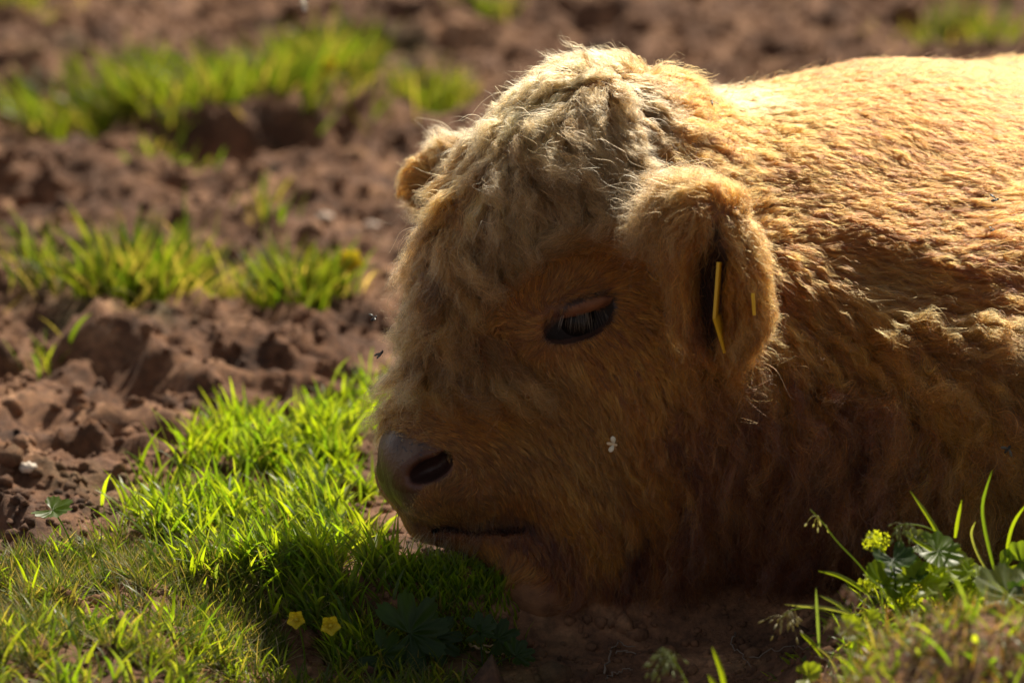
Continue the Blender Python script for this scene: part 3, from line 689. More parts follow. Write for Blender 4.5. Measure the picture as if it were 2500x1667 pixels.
# dark hollows and ledges of the trodden mud (photo px of the dark side, radius m, height m)
BANKS = [((520, 385), (900, 345), .11, .065), ((900, 330), (960, 200), .08, .04), ((60, 470), (240, 480), .09, .060), ((170, 720), (420, 730), .09, .045),
         ((0, 960), (330, 960), .08, .045), ((200, 1120), (300, 1100), .05, .035), ((480, 790), (700, 800), .05, .02), ((700, -60), (900, -40), .14, .06),
         ((1750, -60), (1950, -60), .14, .06), ((2150, 0), (2350, 0), .14, .05), ((120, 250), (450, 250), .12, .03), ((850, 120), (960, 130), .07, .04), ((1250, 60), (1500, 70), .10, .03)]
def ground_h(x, y):
    x = np.asarray(x, float); y = np.asarray(y, float)
    wx = x + .03 * vnoise(x * 9, y * 9, 5) + .012 * vnoise(x * 31, y * 31, 15); wy = y + .03 * vnoise(x * 9, y * 9, 6) + .012 * vnoise(x * 31, y * 31, 16)
    vx = x + .13 * (vnoise(x * 7, y * 7, 25) - .5) + .05 * (vnoise(x * 22, y * 22, 27) - .5); vy = y + .16 * (vnoise(x * 7, y * 7, 26) - .5) + .06 * (vnoise(x * 22, y * 22, 28) - .5)
    far = np.clip((y - .05) / .35, 0, 1)
    calm = np.clip((np.abs(x - .45) - .62) / .3, 0, 1)                       # rough mud everywhere but under the calf
    m = np.maximum(far, np.clip((-x - .15) / .3, 0, 1)) * .9 + .1
    h = .026 * (clods(wx, wy, .26, 1) - .5) + .028 * (clods(wx, wy, .11, 2) - .5) + .027 * (clods(wx, wy, .055, 3) - .5) + .014 * (clods(wx, wy, .024, 13) - .5)
    h = h * m + .006 * (vnoise(x * 55, y * 55, 4) - .5) + .003 * (vnoise(x * 130, y * 130, 8) - .5)
    for p0, p1, r, amp in BANKS:
        a = gp2(*p0); b = gp2(*p1); off = np.array([.0, r * .45])
        h = h + seg_bump(vx, vy, a + off, b + off, r, amp * .62, True) - seg_bump(vx, vy, a, b, r * .45, amp * .5)
    # raised turf in the right foreground, low bank in the shade beside it
    h = h + seg_bump(x, y, (.35, -.46), (.62, -.42), .145, .098) + seg_bump(x, y, (.32, -.20), (.55, -.18), .09, .030)
    h = h + seg_bump(x, y, (.04, -.19), (.24, -.165), .035, .018)
    h = h + seg_bump(x, y, (-.5, -.25), (-.18, -.2), .14, .012)
    hx = np.clip((x + .33) / .17, 0, 1) * np.clip((.30 - x) / .12, 0, 1); hy = np.clip((.03 - y) / .07, 0, 1) * np.clip((y + .50) / .12, 0, 1)
    hx = hx * hx * (3 - 2 * hx); hy = hy * hy * (3 - 2 * hy)
    h = h * (1 - .6 * hx * hy) - .062 * hx * hy  # hollow added to keep the ground before the calf in shadow
    k = np.clip(1.3 - np.hypot((x - .55) / .75, (y - .25) / .33), 0, 1)       # the calf has pressed its bed flat
    h = h * (1 - k) - .012 * k
    r = np.hypot(x, y - 1)
    return h * np.clip(1 - (r - 6) / 20, 0, 1)
def axis(fine_lo, fine_hi, step, far_lo, far_hi):
    a = list(np.arange(fine_lo, fine_hi, step)); s_, v = step, fine_hi
    while v < far_hi: a.append(v); s_ *= 1.28; v += s_
    s_, v, lo = step, fine_lo, []
    while v > far_lo: s_ *= 1.28; v -= s_; lo.append(v)
    return np.array(lo[::-1] + a)
gx = axis(-.72, .78, .0055, -400, 400); gy = axis(-.62, 3.0, .0062, -60, 900)
GX, GY = np.meshgrid(gx, gy)
GZ = ground_h(GX, GY)
gv_ = np.stack([GX, GY, GZ], -1).reshape(-1, 3)
nx, ny = len(gx), len(gy)
ii = (np.arange(ny - 1)[:, None] * nx + np.arange(nx - 1)[None]).ravel()
gf = np.stack([ii, ii + 1, ii + nx + 1, ii + nx], 1)
def soil_material():
    m, n, l, out = new_mat('soil')
    tc = n.new('ShaderNodeTexCoord'); b = n.new('ShaderNodeBsdfPrincipled'); b.inputs['Roughness'].default_value = .9
    b.inputs['Specular IOR Level'].default_value = .25
    def noise(sc_, det, rough=.6):
        z = n.new('ShaderNodeTexNoise'); z.inputs['Scale'].default_value = sc_; z.inputs['Detail'].default_value = det; z.inputs['Roughness'].default_value = rough
        l.new(tc.outputs['Object'], z.inputs['Vector']); return z.outputs[0]
    r1 = n.new('ShaderNodeValToRGB'); e = r1.color_ramp.elements
    e[0].position = .30; e[0].color = (.05, .026, .017, 1); e[1].position = .72; e[1].color = (.45, .255, .142, 1)
    x = e.new(.52); x.color = (.195, .098, .054, 1)
    l.new(noise(14, 8, .65), r1.inputs[0])
    r2 = n.new('ShaderNodeValToRGB'); e = r2.color_ramp.elements
    e[0].position = .35; e[0].color = (.6, .6, .62, 1); e[1].position = .75; e[1].color = (1.35, 1.3, 1.2, 1)
    l.new(noise(120, 5), r2.inputs[0])
    mx = n.new('ShaderNodeMix'); mx.data_type = 'RGBA'; mx.blend_type = 'MULTIPLY'; mx.inputs[0].default_value = 1
    l.new(r1.outputs[0], mx.inputs[6]); l.new(r2.outputs[0], mx.inputs[7])
    # green algae and crushed grass tint in patches
    r3 = n.new('ShaderNodeValToRGB'); e = r3.color_ramp.elements; e[0].position = .56; e[0].color = (0, 0, 0, 1); e[1].position = .72; e[1].color = (.55, .55, .55, 1)
    l.new(noise(3.1, 4), r3.inputs[0])
    m2 = n.new('ShaderNodeMix'); m2.data_type = 'RGBA'; m2.inputs[7].default_value = (.13, .125, .045, 1)
    l.new(r3.outputs[0], m2.inputs[0]); l.new(mx.outputs[2], m2.inputs[6]); l.new(m2.outputs[2], b.inputs['Base Color'])
    bp = n.new('ShaderNodeBump'); bp.inputs['Strength'].default_value = .8; bp.inputs['Distance'].default_value = .004
    l.new(noise(260, 6, .7), bp.inputs['Height']); l.new(bp.outputs[0], b.inputs['Normal'])
    l.new(b.outputs[0], out.inputs['Surface']); return m
SOIL = soil_material()
gobj = mesh_obj('ground', gv_, gf, SOIL)
tag(gobj, 'trodden reddish brown mud with hollows and dry lumps', None, None, 'structure')
def on_ground(x, y): return np.stack([x, y, ground_h(x, y)], -1)

# loose crumbs of earth
def crumbs(n, region, size):
    V, F, c0 = [], [], 0
    t_ = (1 + 5 ** .5) / 2
    base = unit(np.array([(-1, t_, 0), (1, t_, 0), (-1, -t_, 0), (1, -t_, 0), (0, -1, t_), (0, 1, t_), (0, -1, -t_), (0, 1, -t_), (t_, 0, -1), (t_, 0, 1), (-t_, 0, -1), (-t_, 0, 1)], float))
    fs = np.array([(0, 11, 5), (0, 5, 1), (0, 1, 7), (0, 7, 10), (0, 10, 11), (1, 5, 9), (5, 11, 4), (11, 10, 2), (10, 7, 6), (7, 1, 8), (3, 9, 4), (3, 4, 2), (3, 2, 6), (3, 6, 8), (3, 8, 9), (4, 9, 5), (2, 4, 11), (6, 2, 10), (8, 6, 7), (9, 8, 1)])
    P = on_ground(rng.uniform(region[0], region[1], n), rng.uniform(region[2], region[3], n))
    s_ = size * np.exp(rng.normal(0, .55, n))
    v = base[None] * (rng.uniform(.6, 1.2, (n, 12, 1))) * s_[:, None, None] + P[:, None] + rng.normal(0, .12, (n, 12, 3)) * s_[:, None, None]
    f = fs[None] + (np.arange(n) * 12)[:, None, None]
    return v.reshape(-1, 3), f.reshape(-1, 3)
v1, f1 = crumbs(15000, (-.66, .7, -.45, 2.8), .0036)
v2, f2 = crumbs(5000, (-.5, .5, -.35, .35), .0022)
co = mesh_obj('dirt_crumbs', np.concatenate([v1, v2]), np.concatenate([f1, f2 + len(v1)]), SOIL)
tag(co, 'loose crumbs of dry reddish earth scattered over the mud', 'dirt', None, 'stuff')

# ------------------------------------------------------------------ grass
def leaf_material(name, trans=.5, rough=.42, spec=.35, mul=(3.3, 3.1, .8)):
    m, n, l, out = new_mat(name)
    at = n.new('ShaderNodeAttribute'); at.attribute_name = 'tint'
    b = n.new('ShaderNodeBsdfPrincipled'); b.inputs['Roughness'].default_value = rough; b.inputs['Specular IOR Level'].default_value = spec
    t = n.new('ShaderNodeBsdfTranslucent')
    g = n.new('ShaderNodeMix'); g.data_type = 'RGBA'; g.blend_type = 'MULTIPLY'; g.inputs[0].default_value = 1; g.inputs[7].default_value = (*mul, 1)
    mx = n.new('ShaderNodeMixShader'); mx.inputs[0].default_value = trans
    l.new(at.outputs['Color'], b.inputs['Base Color']); l.new(at.outputs['Color'], g.inputs[6]); l.new(g.outputs[2], t.inputs['Color'])
    l.new(b.outputs[0], mx.inputs[1]); l.new(t.outputs[0], mx.inputs[2]); l.new(mx.outputs[0], out.inputs['Surface'])
    return m
LEAF = leaf_material('leaf', .58)
STRAW = leaf_material('straw', .25, .6, .3)
def tint_mesh(o, cols):
    c = o.data.color_attributes.new('tint', 'FLOAT_COLOR', 'POINT')
    c.data.foreach_set('color', np.concatenate([cols, np.ones((len(cols), 1))], 1).astype(np.float32).ravel())
def blades_geo(R, L, wd, az, lean, bend, col, k=7, twist=None, tipdark=0.0):
    """R roots, L length, wd width, az azimuth of lean, lean & bend angles; V-folded blades"""
    n = len(R); t = np.linspace(0, 1, k)
    th = lean[:, None] + bend[:, None] * t ** 1.3                    # angle from vertical
    ds = L[:, None] / (k - 1)
    dirh = np.stack([np.cos(az), np.sin(az)], -1)
    hx = np.concatenate([np.zeros((n, 1)), np.cumsum(np.sin(th[:, 1:]) * ds, 1)], 1)
    hz = np.concatenate([np.zeros((n, 1)), np.cumsum(np.cos(th[:, 1:]) * ds, 1)], 1)
    side_w = rng.normal(0, .12, n)[:, None] * L[:, None] * t ** 2
    perp = np.stack([-dirh[:, 1], dirh[:, 0]], -1)
    C = np.empty((n, k, 3))
    C[..., :2] = R[:, None, :2] + dirh[:, None] * hx[..., None] + perp[:, None] * side_w[..., None]
    C[..., 2] = R[:, None, 2] + hz
    ro = rng.uniform(0, np.pi, n) if twist is None else twist
    ang = ro[:, None] + .8 * t
    side = np.stack([np.cos(ang), np.sin(ang), np.zeros_like(ang)], -1)
    prof = np.interp(t, [0, .25, .7, 1], [.55, 1, .7, .04])
    w_ = wd[:, None, None] * prof[None, :, None] * .5
    up = np.stack([np.sin(ang), -np.cos(ang), np.zeros_like(ang)], -1) * w_ * .35
    V = np.stack([C - side * w_, C + up, C + side * w_], 2)           # n,k,3,3
    base = (np.arange(n) * k * 3)[:, None] + (np.arange(k - 1) * 3)[None]
    F = np.stack([np.stack([base, base + 1, base + 4, base + 3], -1), np.stack([base + 1, base + 2, base + 5, base + 4], -1)], 2).reshape(-1, 4)
    cols = np.repeat(col[:, None], k * 3, 1).reshape(n, k, 3, 3).copy()
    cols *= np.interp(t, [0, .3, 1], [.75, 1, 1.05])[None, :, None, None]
    return V.reshape(-1, 3), F, cols.reshape(-1, 3)
GREEN = np.array([(.125, .190, .010), (.160, .215, .012), (.085, .150, .014), (.165, .200, .025), (.095, .130, .035)])
OLIVE = np.array([(.075, .115, .012), (.10, .13, .018), (.055, .085, .02), (.13, .15, .03), (.16, .14, .06)])
DRY = np.array([(.36, .28, .15), (.28, .22, .11), (.22, .19, .09), (.42, .33, .20)])
def pick(pal, n, s_=.12): return np.clip(pal[rng.integers(0, len(pal), n)] * rng.normal(1, s_, (n, 1)), .01, .9)
def grass_obj(name, parts, mat=None):
    V, F, Cc, o = [], [], [], 0
    for v, f, c in parts: V.append(v); F.append(f + o); Cc.append(c); o += len(v)
    ob = mesh_obj(name, np.concatenate(V), np.concatenate(F), mat or LEAF)
    tint_mesh(ob, np.concatenate(Cc)); return ob
def poly_roots(n0, poly, clump=0, sp=.012):
    """random ground points whose photo pixel lies inside poly"""
    poly = np.array(poly, float); out = []; n = int(n0 * 1.6)
    lo, hi = poly.min(0), poly.max(0); tot = 0
    while tot < n:
        p = rng.uniform(lo, hi, (n * 2, 2)); p = p[in_poly(p, poly)]
        out.append(p); tot += len(p)
    p = np.concatenate(out)[:n]
    d = FWD + np.array([1.0, 0, 0]) * ((p[:, :1] - 1250) / PXF) + UPV * ((833.5 - p[:, 1:]) / PXF)
    z = np.zeros(len(p))
    for _ in range(8):
        g = CAM + d * ((z - CAM[2]) / d[:, 2])[:, None]; z = z * .5 + .5 * ground_h(g[:, 0], g[:, 1])
    if clump:
        c = g[rng.integers(0, n, clump)]; g = c[rng.integers(0, clump, n)] + rng.normal(0, sp, (n, 3))
    keep = vnoise(g[:, 0] * 24, g[:, 1] * 16, 41) * .7 + vnoise(g[:, 0] * 60, g[:, 1] * 45, 42) * .3 > .40     # bare gaps in the turf
    g = np.concatenate([g[keep], g[~keep]])[:n0]
    return on_ground(g[:, 0], g[:, 1])
LAWN = [(-120, 1440), (60, 1390), (250, 1330), (330, 1270), (420, 1250), (540, 1190), (600, 1120), (660, 1080), (800, 1050), (900, 1050), (915, 1250), (930, 1430), (1010, 1500), (900, 1530), (700, 1560), (560, 1640), (420, 1760), (-120, 1760)]
LUSH = [(330, 1270), (440, 1260), (560, 1190), (620, 1110), (700, 1080), (900, 1050), (915, 1250), (930, 1430), (1010, 1490), (900, 1530), (600, 1470), (420, 1410)]
def blades(n, poly, L, wd, pal, lean=(.05, .45), bend=(.2, 1.0), clump=0, sp=.012, azm=None):
    R = poly_roots(n, poly, clump, sp)
    az = rng.uniform(0, 2 * np.pi, n) if azm is None else np.where(rng.random(n) < .5, rng.normal(azm, .7, n), rng.uniform(0, 2 * np.pi, n))
    return blades_geo(R, rng.uniform(L[0], L[1], n), rng.uniform(wd[0], wd[1], n), az, rng.uniform(*lean, n), rng.uniform(*bend, n), pick(pal, n))
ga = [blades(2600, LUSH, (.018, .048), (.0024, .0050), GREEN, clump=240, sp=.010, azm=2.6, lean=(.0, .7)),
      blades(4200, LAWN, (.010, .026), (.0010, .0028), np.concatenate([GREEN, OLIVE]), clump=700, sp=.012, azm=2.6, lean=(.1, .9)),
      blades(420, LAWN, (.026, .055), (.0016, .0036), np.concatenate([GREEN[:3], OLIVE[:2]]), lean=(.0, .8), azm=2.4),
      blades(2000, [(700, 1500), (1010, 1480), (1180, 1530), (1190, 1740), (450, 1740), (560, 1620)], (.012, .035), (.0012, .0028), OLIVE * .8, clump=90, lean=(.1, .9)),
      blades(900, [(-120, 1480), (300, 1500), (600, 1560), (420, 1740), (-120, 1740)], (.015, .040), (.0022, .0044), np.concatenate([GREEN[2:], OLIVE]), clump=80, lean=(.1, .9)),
      blades(700, [(560, 1120), (640, 1040), (930, 960), (930, 1080), (620, 1170)], (.02, .045), (.002, .0042), GREEN, clump=70),
      blades(260, [(330, 1280), (400, 1150), (620, 1040), (640, 1100), (480, 1230)], (.03, .055), (.002, .0042), GREEN, clump=22),
      blades(1100, [(930, 1380), (1060, 1400), (1200, 1450), (1230, 1520), (1000, 1510)], (.010, .024), (.0016, .003), GREEN, clump=80)]
lawn = grass_obj('grass', ga)
tag(lawn, 'bright green backlit grass growing beside and under the muzzle', 'grass', None, 'stuff')
THATCH = [(-120, 1500), (40, 1400), (300, 1370), (620, 1330), (760, 1420), (700, 1560), (420, 1640), (-120, 1700)]
gd_ = [blades(16000, THATCH, (.014, .036), (.0006, .0013), np.concatenate([DRY * .8, OLIVE, OLIVE]), lean=(.2, 1.4), bend=(-.1, .7), clump=900, sp=.02, azm=2.5),
       blades(2500, LAWN, (.012, .04), (.0006, .0011), DRY, lean=(.6, 1.5), bend=(0, .4))]
th = grass_obj('dry_grass', gd_, STRAW)
tag(th, 'fine dry thatch tangled through the short turf', 'dry grass', None, 'stuff')

# background tufts, each a thing
TUFTS = [
 ((500, 330), .13, .035, 520, .085, 'largest blurred tuft of grass, upper left, behind a dark ledge of mud'),
 ((230, 320), .07, .03, 150, .075, 'loose blurred tuft left of the largest one at the top left'),
 ((800, 290), .055, .03, 230, .075, 'blurred tuft under the upper yellow flower'),
 ((620, 270), .07, .03, 260, .08, 'blurred tuft joined to the right side of the largest one'),
 ((1060, 280), .035, .02, 130, .05, 'low leafy blurred tuft just left of the calf\'s crown'),
 ((320, 770), .058, .035, 380, .085, 'blurred tuft of grass on mud at middle left'),
 ((400, 740), .028, .03, 110, .085, 'blurred tuft at the right edge of the middle left clump'),
 ((720, 770), .045, .025, 230, .062, 'blurred tuft below the brighter yellow flower'),
 ((115, 915), .010, .010, 14, .040, 'tiny tuft of a few blades alone on mud at far left'),
 ((640, 590), .010, .01, 16, .045, 'small faint sprout of grass alone on mud at centre left'),
 ((1390, 30), .05, .03, 150, .05, 'blurred green tuft at the top edge above the calf\'s crown'),
 ((2330, 110), .07, .03, 110, .05, 'dark blurred tuft at the top right behind the calf\'s back'),
 ((140, 330), .012, .010, 18, .085, 'few tall blades standing alone at the far upper left'),
 ((60, 60), .06, .03, 90, .05, 'faint blurred tuft in the top left corner'),
 ((400, 470), .02, .015, 30, .03, 'thin sprigs growing at the foot of the dark ledge'),
 ((1180, 60), .04, .02, 60, .03, 'faint olive tuft near the top centre'),
]
for (px, py), rx, ry, n, L, lab in TUFTS:
    g = G(px, py); n = int(n * 1.25)
    cl = rng.normal(0, 1, (max(3, n // 14), 2)) * (rx * .6, ry); cl = cl[rng.integers(0, len(cl), n)]
    R = on_ground(g[0] + cl[:, 0] + rng.normal(0, .012, n), g[1] + cl[:, 1] + rng.normal(0, .012, n))
    o = np.array([g[0], g[1], float(ground_h(g[0], g[1]))])
    az = np.arctan2(R[:, 1] - o[1], R[:, 0] - o[0]) + rng.normal(0, .8, n)
    v, f, c = blades_geo(R - o, L * rng.uniform(.45, 1.15, n), rng.uniform(.0024, .0060, n), az, rng.uniform(.0, .6, n), rng.uniform(.1, .9, n), pick(np.concatenate([GREEN[2:], OLIVE, OLIVE]) * .68, n))
    m_ = int(n * .35); R2 = on_ground(g[0] + rng.normal(0, rx * .7, m_), g[1] + rng.normal(0, ry, m_))
    v2, f2, c2 = blades_geo(R2 - o, L * rng.uniform(.3, .9, m_), rng.uniform(.001, .002, m_), rng.uniform(0, 6.28, m_), rng.uniform(.2, .9, m_), rng.uniform(.1, .6, m_), pick(DRY, m_))
    ob = grass_obj('grass_tuft', [(v, f, c), (v2, f2, c2)]); ob.location = o
    tag(ob, lab, 'grass tuft', 'grass tufts on the mud', 'thing')

# ------------------------------------------------------------------ plants, flowers, insects
def basis_from(nrm, hint=(0.2, 0.1, 1.0)):
    n = unit(np.array(nrm, float)); a = unit(np.cross(hint, n)); return np.stack([a, np.cross(n, a), n])   # rows: u, v, normal
def leaf_geo(c, B, R, lobes=5, depth=.35, teeth=5, cup=.25, span=5.2, seg=70, rings=5, fold=.12):
    """lobed, toothed leaf blade round its stalk point c; B rows: along the leaf, across, normal"""
    V, F = [np.array(c, float)], []
    for j in range(1, rings + 1):
        rr = j / rings
        for i in range(seg + 1):
            th = -span / 2 + span * i / seg
            lb = abs(math.cos((th / span) * math.pi * lobes)) if lobes > 1 else math.cos(th * .45)
            r = R * rr * ((1 - depth) + depth * lb ** .6)
            if j == rings: r *= 1 + .07 * math.cos(th / span * 2 * math.pi * lobes * teeth)
            z = cup * R * rr ** 2 + fold * R * rr * (lb - .5) + .04 * R * math.sin(7 * th + 3 * rr)
            V.append(np.array(c) + math.cos(th) * r * B[0] + math.sin(th) * r * B[1] + z * B[2])
    w = seg + 1
    F += [(0, 1 + i, 2 + i) for i in range(seg)]
    F += [(1 + (j - 1) * w + i, 1 + j * w + i, 2 + j * w + i, 2 + (j - 1) * w + i) for j in range(1, rings) for i in range(seg)]
    return np.array(V), F
def tinted(name, V, F, col, mat, parent=None):
    o = mesh_obj(name, V if isinstance(V, np.ndarray) else np.array(V), F, mat, parent)
    n = len(o.data.vertices); c = np.tile(np.array(col, float), (n, 1)) * rng.normal(1, .07, (n, 1))
    tint_mesh(o, np.clip(c, 0, 1)); return o
def bez(p, q, sag, k=9):
    t = np.linspace(0, 1, k)[:, None]; return np.array(p) * (1 - t) + np.array(q) * t + np.array(sag) * (4 * t * (1 - t))
def empty_at(name, p, label, cat, group=None):
    o = link(bpy.data.objects.new(name, None)); o.location = p; return tag(o, label, cat, group)
def surf(px, py, Y=None):
    """where the ray through a photo pixel meets the ground"""
    z = 0.0
    for _ in range(12):
        g = G(px, py, z); z = z * .5 + .5 * float(ground_h(g[0], g[1]))
    return np.array([g[0], g[1], float(ground_h(g[0], g[1]))])
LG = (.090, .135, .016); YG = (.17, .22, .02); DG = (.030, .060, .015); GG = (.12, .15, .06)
def leafy_plant(label, base, leaves, heads=(), cat='plant', col=LG, group=None, lob=7, dep=.18):
    """leaves: (point, normal, radius, colour); heads: (point, radius)"""
    base = np.array(base, float); root = empty_at('leafy_plant', base, label, cat, group)
    for p, nrm, R, cc in leaves:
        p = np.array(p) - base
        st = bez((0, 0, 0), p, (0, 0, .12 * np.linalg.norm(p)))
        skin = skin_mesh_curve(None, st, .0007, None)
        stm = tinted('stem', np.array(skin[0]), skin[1], np.array(cc) * .9, LEAF, root)
        v, f = leaf_geo(p, basis_from(nrm, (rng.normal(0, .4), rng.normal(0, .4), 1)), R, lob, dep, 4, cup=rng.uniform(.1, .35))
        tinted('leaf', v, f, cc, LEAF, root)
    for p, R in heads:
        p = np.array(p) - base
        skin = skin_mesh_curve(None, bez((0, 0, 0), p, (.004, 0, .005)), .0007, None)
        tinted('stem', np.array(skin[0]), skin[1], YG, LEAF, root)
        VV, FF = [], []
        for k in range(90):
            d = unit(rng.normal(0, 1, 3)); c = p + d * R * rng.uniform(.3, 1) * (1, 1, .8); s_ = R * rng.uniform(.08, .17)
            B = basis_from(d + rng.normal(0, .4, 3), (.3, .7, .2)); o_ = len(VV)
            for a in range(4):
                an = a * math.pi / 2
                VV += [c, c + s_ * (math.cos(an - .5) * B[0] + math.sin(an - .5) * B[1] + .3 * B[2]), c + 1.5 * s_ * (math.cos(an) * B[0] + math.sin(an) * B[1] + .5 * B[2]), c + s_ * (math.cos(an + .5) * B[0] + math.sin(an + .5) * B[1] + .3 * B[2])]
                FF.append((o_ + a * 4, o_ + a * 4 + 1, o_ + a * 4 + 2, o_ + a * 4 + 3))
        tinted('flower_head', np.array(VV), FF, (.26, .30, .03), LEAF, root)
    return root
def seed_grass(label, path, spikelets, col=(.20, .22, .10), droop=.016, cat='seed grass', sz=.0042, group=None):
    path = np.array(path, float); base = path[0]; root = empty_at('seed_grass', base, label, cat, group); root['kind'] = 'thing'
    t = np.linspace(0, len(path) - 1, 14); pp = np.stack([np.interp(t, range(len(path)), path[:, k]) for k in range(3)], 1)
    for _ in range(2): pp[1:-1] = (pp[:-2] + 2 * pp[1:-1] + pp[2:]) / 4
    v, f = skin_mesh_curve(None, pp - base, np.linspace(.0008, .0003, 14), None)
    tinted('stem', np.array(v), f, (.13, .17, .04), LEAF, root)
    VV, FF = [], []
    for k in range(spikelets):
        u = rng.uniform(.66, 1.0); i = u * 13; a = pp[int(i)] * (1 - i % 1) + pp[min(13, int(i) + 1)] * (i % 1) - base
        e = a + np.array([rng.normal(0, .35), rng.normal(0, .35), -rng.uniform(.1, 1.0)]) * droop * rng.uniform(.4, 1.2)
        v, f = skin_mesh_curve(None, bez(a, e, (0, 0, .002), 4), .00018, None, seg=3); o_ = len(VV); VV += list(v); FF += [tuple(x + o_ for x in q) for q in f]
        d = unit(e - a + np.array([0, 0, -.004])); L = sz * rng.uniform(.7, 1.3)
        v, f = skin_mesh_curve(None, [e, e + d * L * .35, e + d * L * .75, e + d * L], [.0003, .00085, .0006, .0001], None, seg=6)
        o_ = len(VV); VV += list(v); FF += [tuple(x + o_ for x in q) for q in f]
    tinted('seed_head', np.array(VV), FF, col, STRAW, root)
    return root
def in_shade(px, py, Ys):
    """a point on the pixel's ray that the calf shades"""
    for Y in Ys:
        p = W(px, py, Y)
        if bvh.ray_cast(Vector(p), Vector(SUN_DIR))[0] is not None: return p
    return W(px, py, Ys[0])
def flower(label, p, up, R, base, group='yellow flowers'):
    base = np.array(base, float); root = empty_at('yellow_flower', base, label, 'flower', group); p = np.array(p) - base
    v, f = skin_mesh_curve(None, bez((0, 0, 0), p, (.003, 0, 0)), .0007, None); tinted('stem', np.array(v), f, LG, LEAF, root)
    B = basis_from(up)
    for k in range(5):
        a = k * 2 * math.pi / 5; u = math.cos(a) * B[0] + math.sin(a) * B[1]; w_ = np.cross(B[2], u)
        V, n1, n2 = [], 6, 7
        for i in range(n1):
            for j in range(n2):
                s1 = i / (n1 - 1); t1 = j / (n2 - 1) * 2 - 1; wd = R * .50 * math.sin(math.pi * (.12 + .80 * s1)) ** .7
                V.append(p + u * R * s1 * (1 - .12 * t1 * t1) + w_ * wd * t1 + B[2] * R * (.45 * s1 ** 1.6 + .18 * t1 * t1))
        F = [(i * n2 + j, i * n2 + j + 1, (i + 1) * n2 + j + 1, (i + 1) * n2 + j) for i in range(n1 - 1) for j in range(n2 - 1)]
        tinted('petal', np.array(V), F, (.52, .42, .02), PETAL, root)
    v, f = uv_sphere(p + B[2] * R * .18, R * .22, None, 10, 6); tinted('flower_centre', np.array(v), f, (.5, .42, .03), PETAL, root)
    return root
PETAL = leaf_material('petal', .3, .4, mul=(1.6, 1.5, 1.0))
CAMD = -FWD
b0 = surf(857, 720); flower('bright yellow flower, blurred, standing above grass left of the calf\'s forehead', W(857, 645, b0[1]), (-.1, -.8, .7), .0135, b0)
b0 = surf(810, 235); flower('dim yellow flower, strongly blurred, in the tuft at upper left', W(800, 170, b0[1]), (.1, -.8, .7), .0125, b0)
flower('pale shaded yellow flower, left one of two low in the lower grass', in_shade(725, 1513, np.arange(-.12, -.27, -.01)), (-.2, -.95, .4), .0078, (-.168, -.105, float(ground_h(-.168, -.105))))
flower('face-on shaded yellow flower, right one of two low in the lower grass', in_shade(806, 1527, np.arange(-.12, -.27, -.01)), (.1, -.95, .35), .0085, (-.147, -.108, float(ground_h(-.147, -.108))))

# left: one long stalked leaf against the mud
b0 = surf(200, 1400); r0 = leafy_plant('single umbrella shaped leaf on a tall dark stalk by the left grass edge', b0, [(W(128, 1245, b0[1]), (-.1, -.25, 1.0), .0185, (.08, .13, .02))], lob=5, dep=.3)
# dark lobed leaves in the shade under the chin
b0 = surf(1020, 1640)
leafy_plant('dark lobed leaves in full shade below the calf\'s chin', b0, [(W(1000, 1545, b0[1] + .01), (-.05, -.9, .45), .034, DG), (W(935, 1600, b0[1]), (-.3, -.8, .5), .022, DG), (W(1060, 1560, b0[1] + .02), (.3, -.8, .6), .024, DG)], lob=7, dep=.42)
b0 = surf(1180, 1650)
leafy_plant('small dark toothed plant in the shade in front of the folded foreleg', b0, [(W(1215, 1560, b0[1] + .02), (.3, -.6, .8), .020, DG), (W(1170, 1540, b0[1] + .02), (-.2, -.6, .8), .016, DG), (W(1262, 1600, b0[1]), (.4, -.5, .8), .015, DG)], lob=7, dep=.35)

# right foreground: low leafy plants, seed grasses, blades
PL = [
 ('scalloped low plant with yellow-green flower heads on the sunlit bank', (2190, 1470), [(2160, 1425, .020, LG), (2215, 1400, .018, DG), (2255, 1425, .021, YG), (2310, 1390, .022, YG), (2290, 1345, .019, LG), (2180, 1365, .018, DG), (2240, 1330, .014, GG), (2330, 1440, .018, LG)],
   [(2142, 1322, .0115), (2122, 1425, .0095), (2215, 1452, .0150)], -.13),
 ('bushy green plant behind the sunlit bank at the right edge of the frame', (2420, 1470), [(2385, 1410, .016, YG), (2440, 1390, .017, LG), (2470, 1430, .018, YG), (2400, 1460, .018, LG), (2350, 1475, .015, YG), (2495, 1370, .016, LG)], [(2400, 1455, .011)], -.14),
 ('broad grey-green leaf out of focus at the right edge of the sunlit bank', (2480, 1560), [(2465, 1455, .030, GG), (2510, 1500, .028, DG)], [], -.30),
 ('small bright leaf on a thick stalk low at the front of the bank', (2075, 1640), [(2070, 1535, .0115, YG), (2125, 1512, .009, YG)], [], -.36),
 ('single bright leaf lying low at the bottom edge, left of the bank', (1990, 1660), [(1975, 1650, .0115, YG)], [], -.33),
]
for lab, bp_, lv, hd, Y in PL:
    Y = Y - .08 if Y > -.2 else Y
    bs = W(bp_[0], bp_[1], Y); bs[2] = float(ground_h(bs[0], bs[1])) - .002
    leafy_plant(lab, bs, [(W(x, y, Y + rng.uniform(-.02, .02)), (rng.normal(0, .4), -.5 + rng.normal(0, .3), .9), R, c) for x, y, R, c in lv], [(W(x, y, Y), R) for x, y, R in hd], lob=9, dep=.10)
def gpth(pts, Y):
    Y = Y - .08 if Y > -.2 else Y
    return [W(x, y, Y) for x, y in pts]
seed_grass('thin stem with tiny pale flowers crossing the dark chest fur beside the bank', gpth([(2130, 1420), (2100, 1378), (2040, 1320), (2010, 1275), (1978, 1243)], -.12), 6, (.55, .55, .45), .012, 'flower stem')
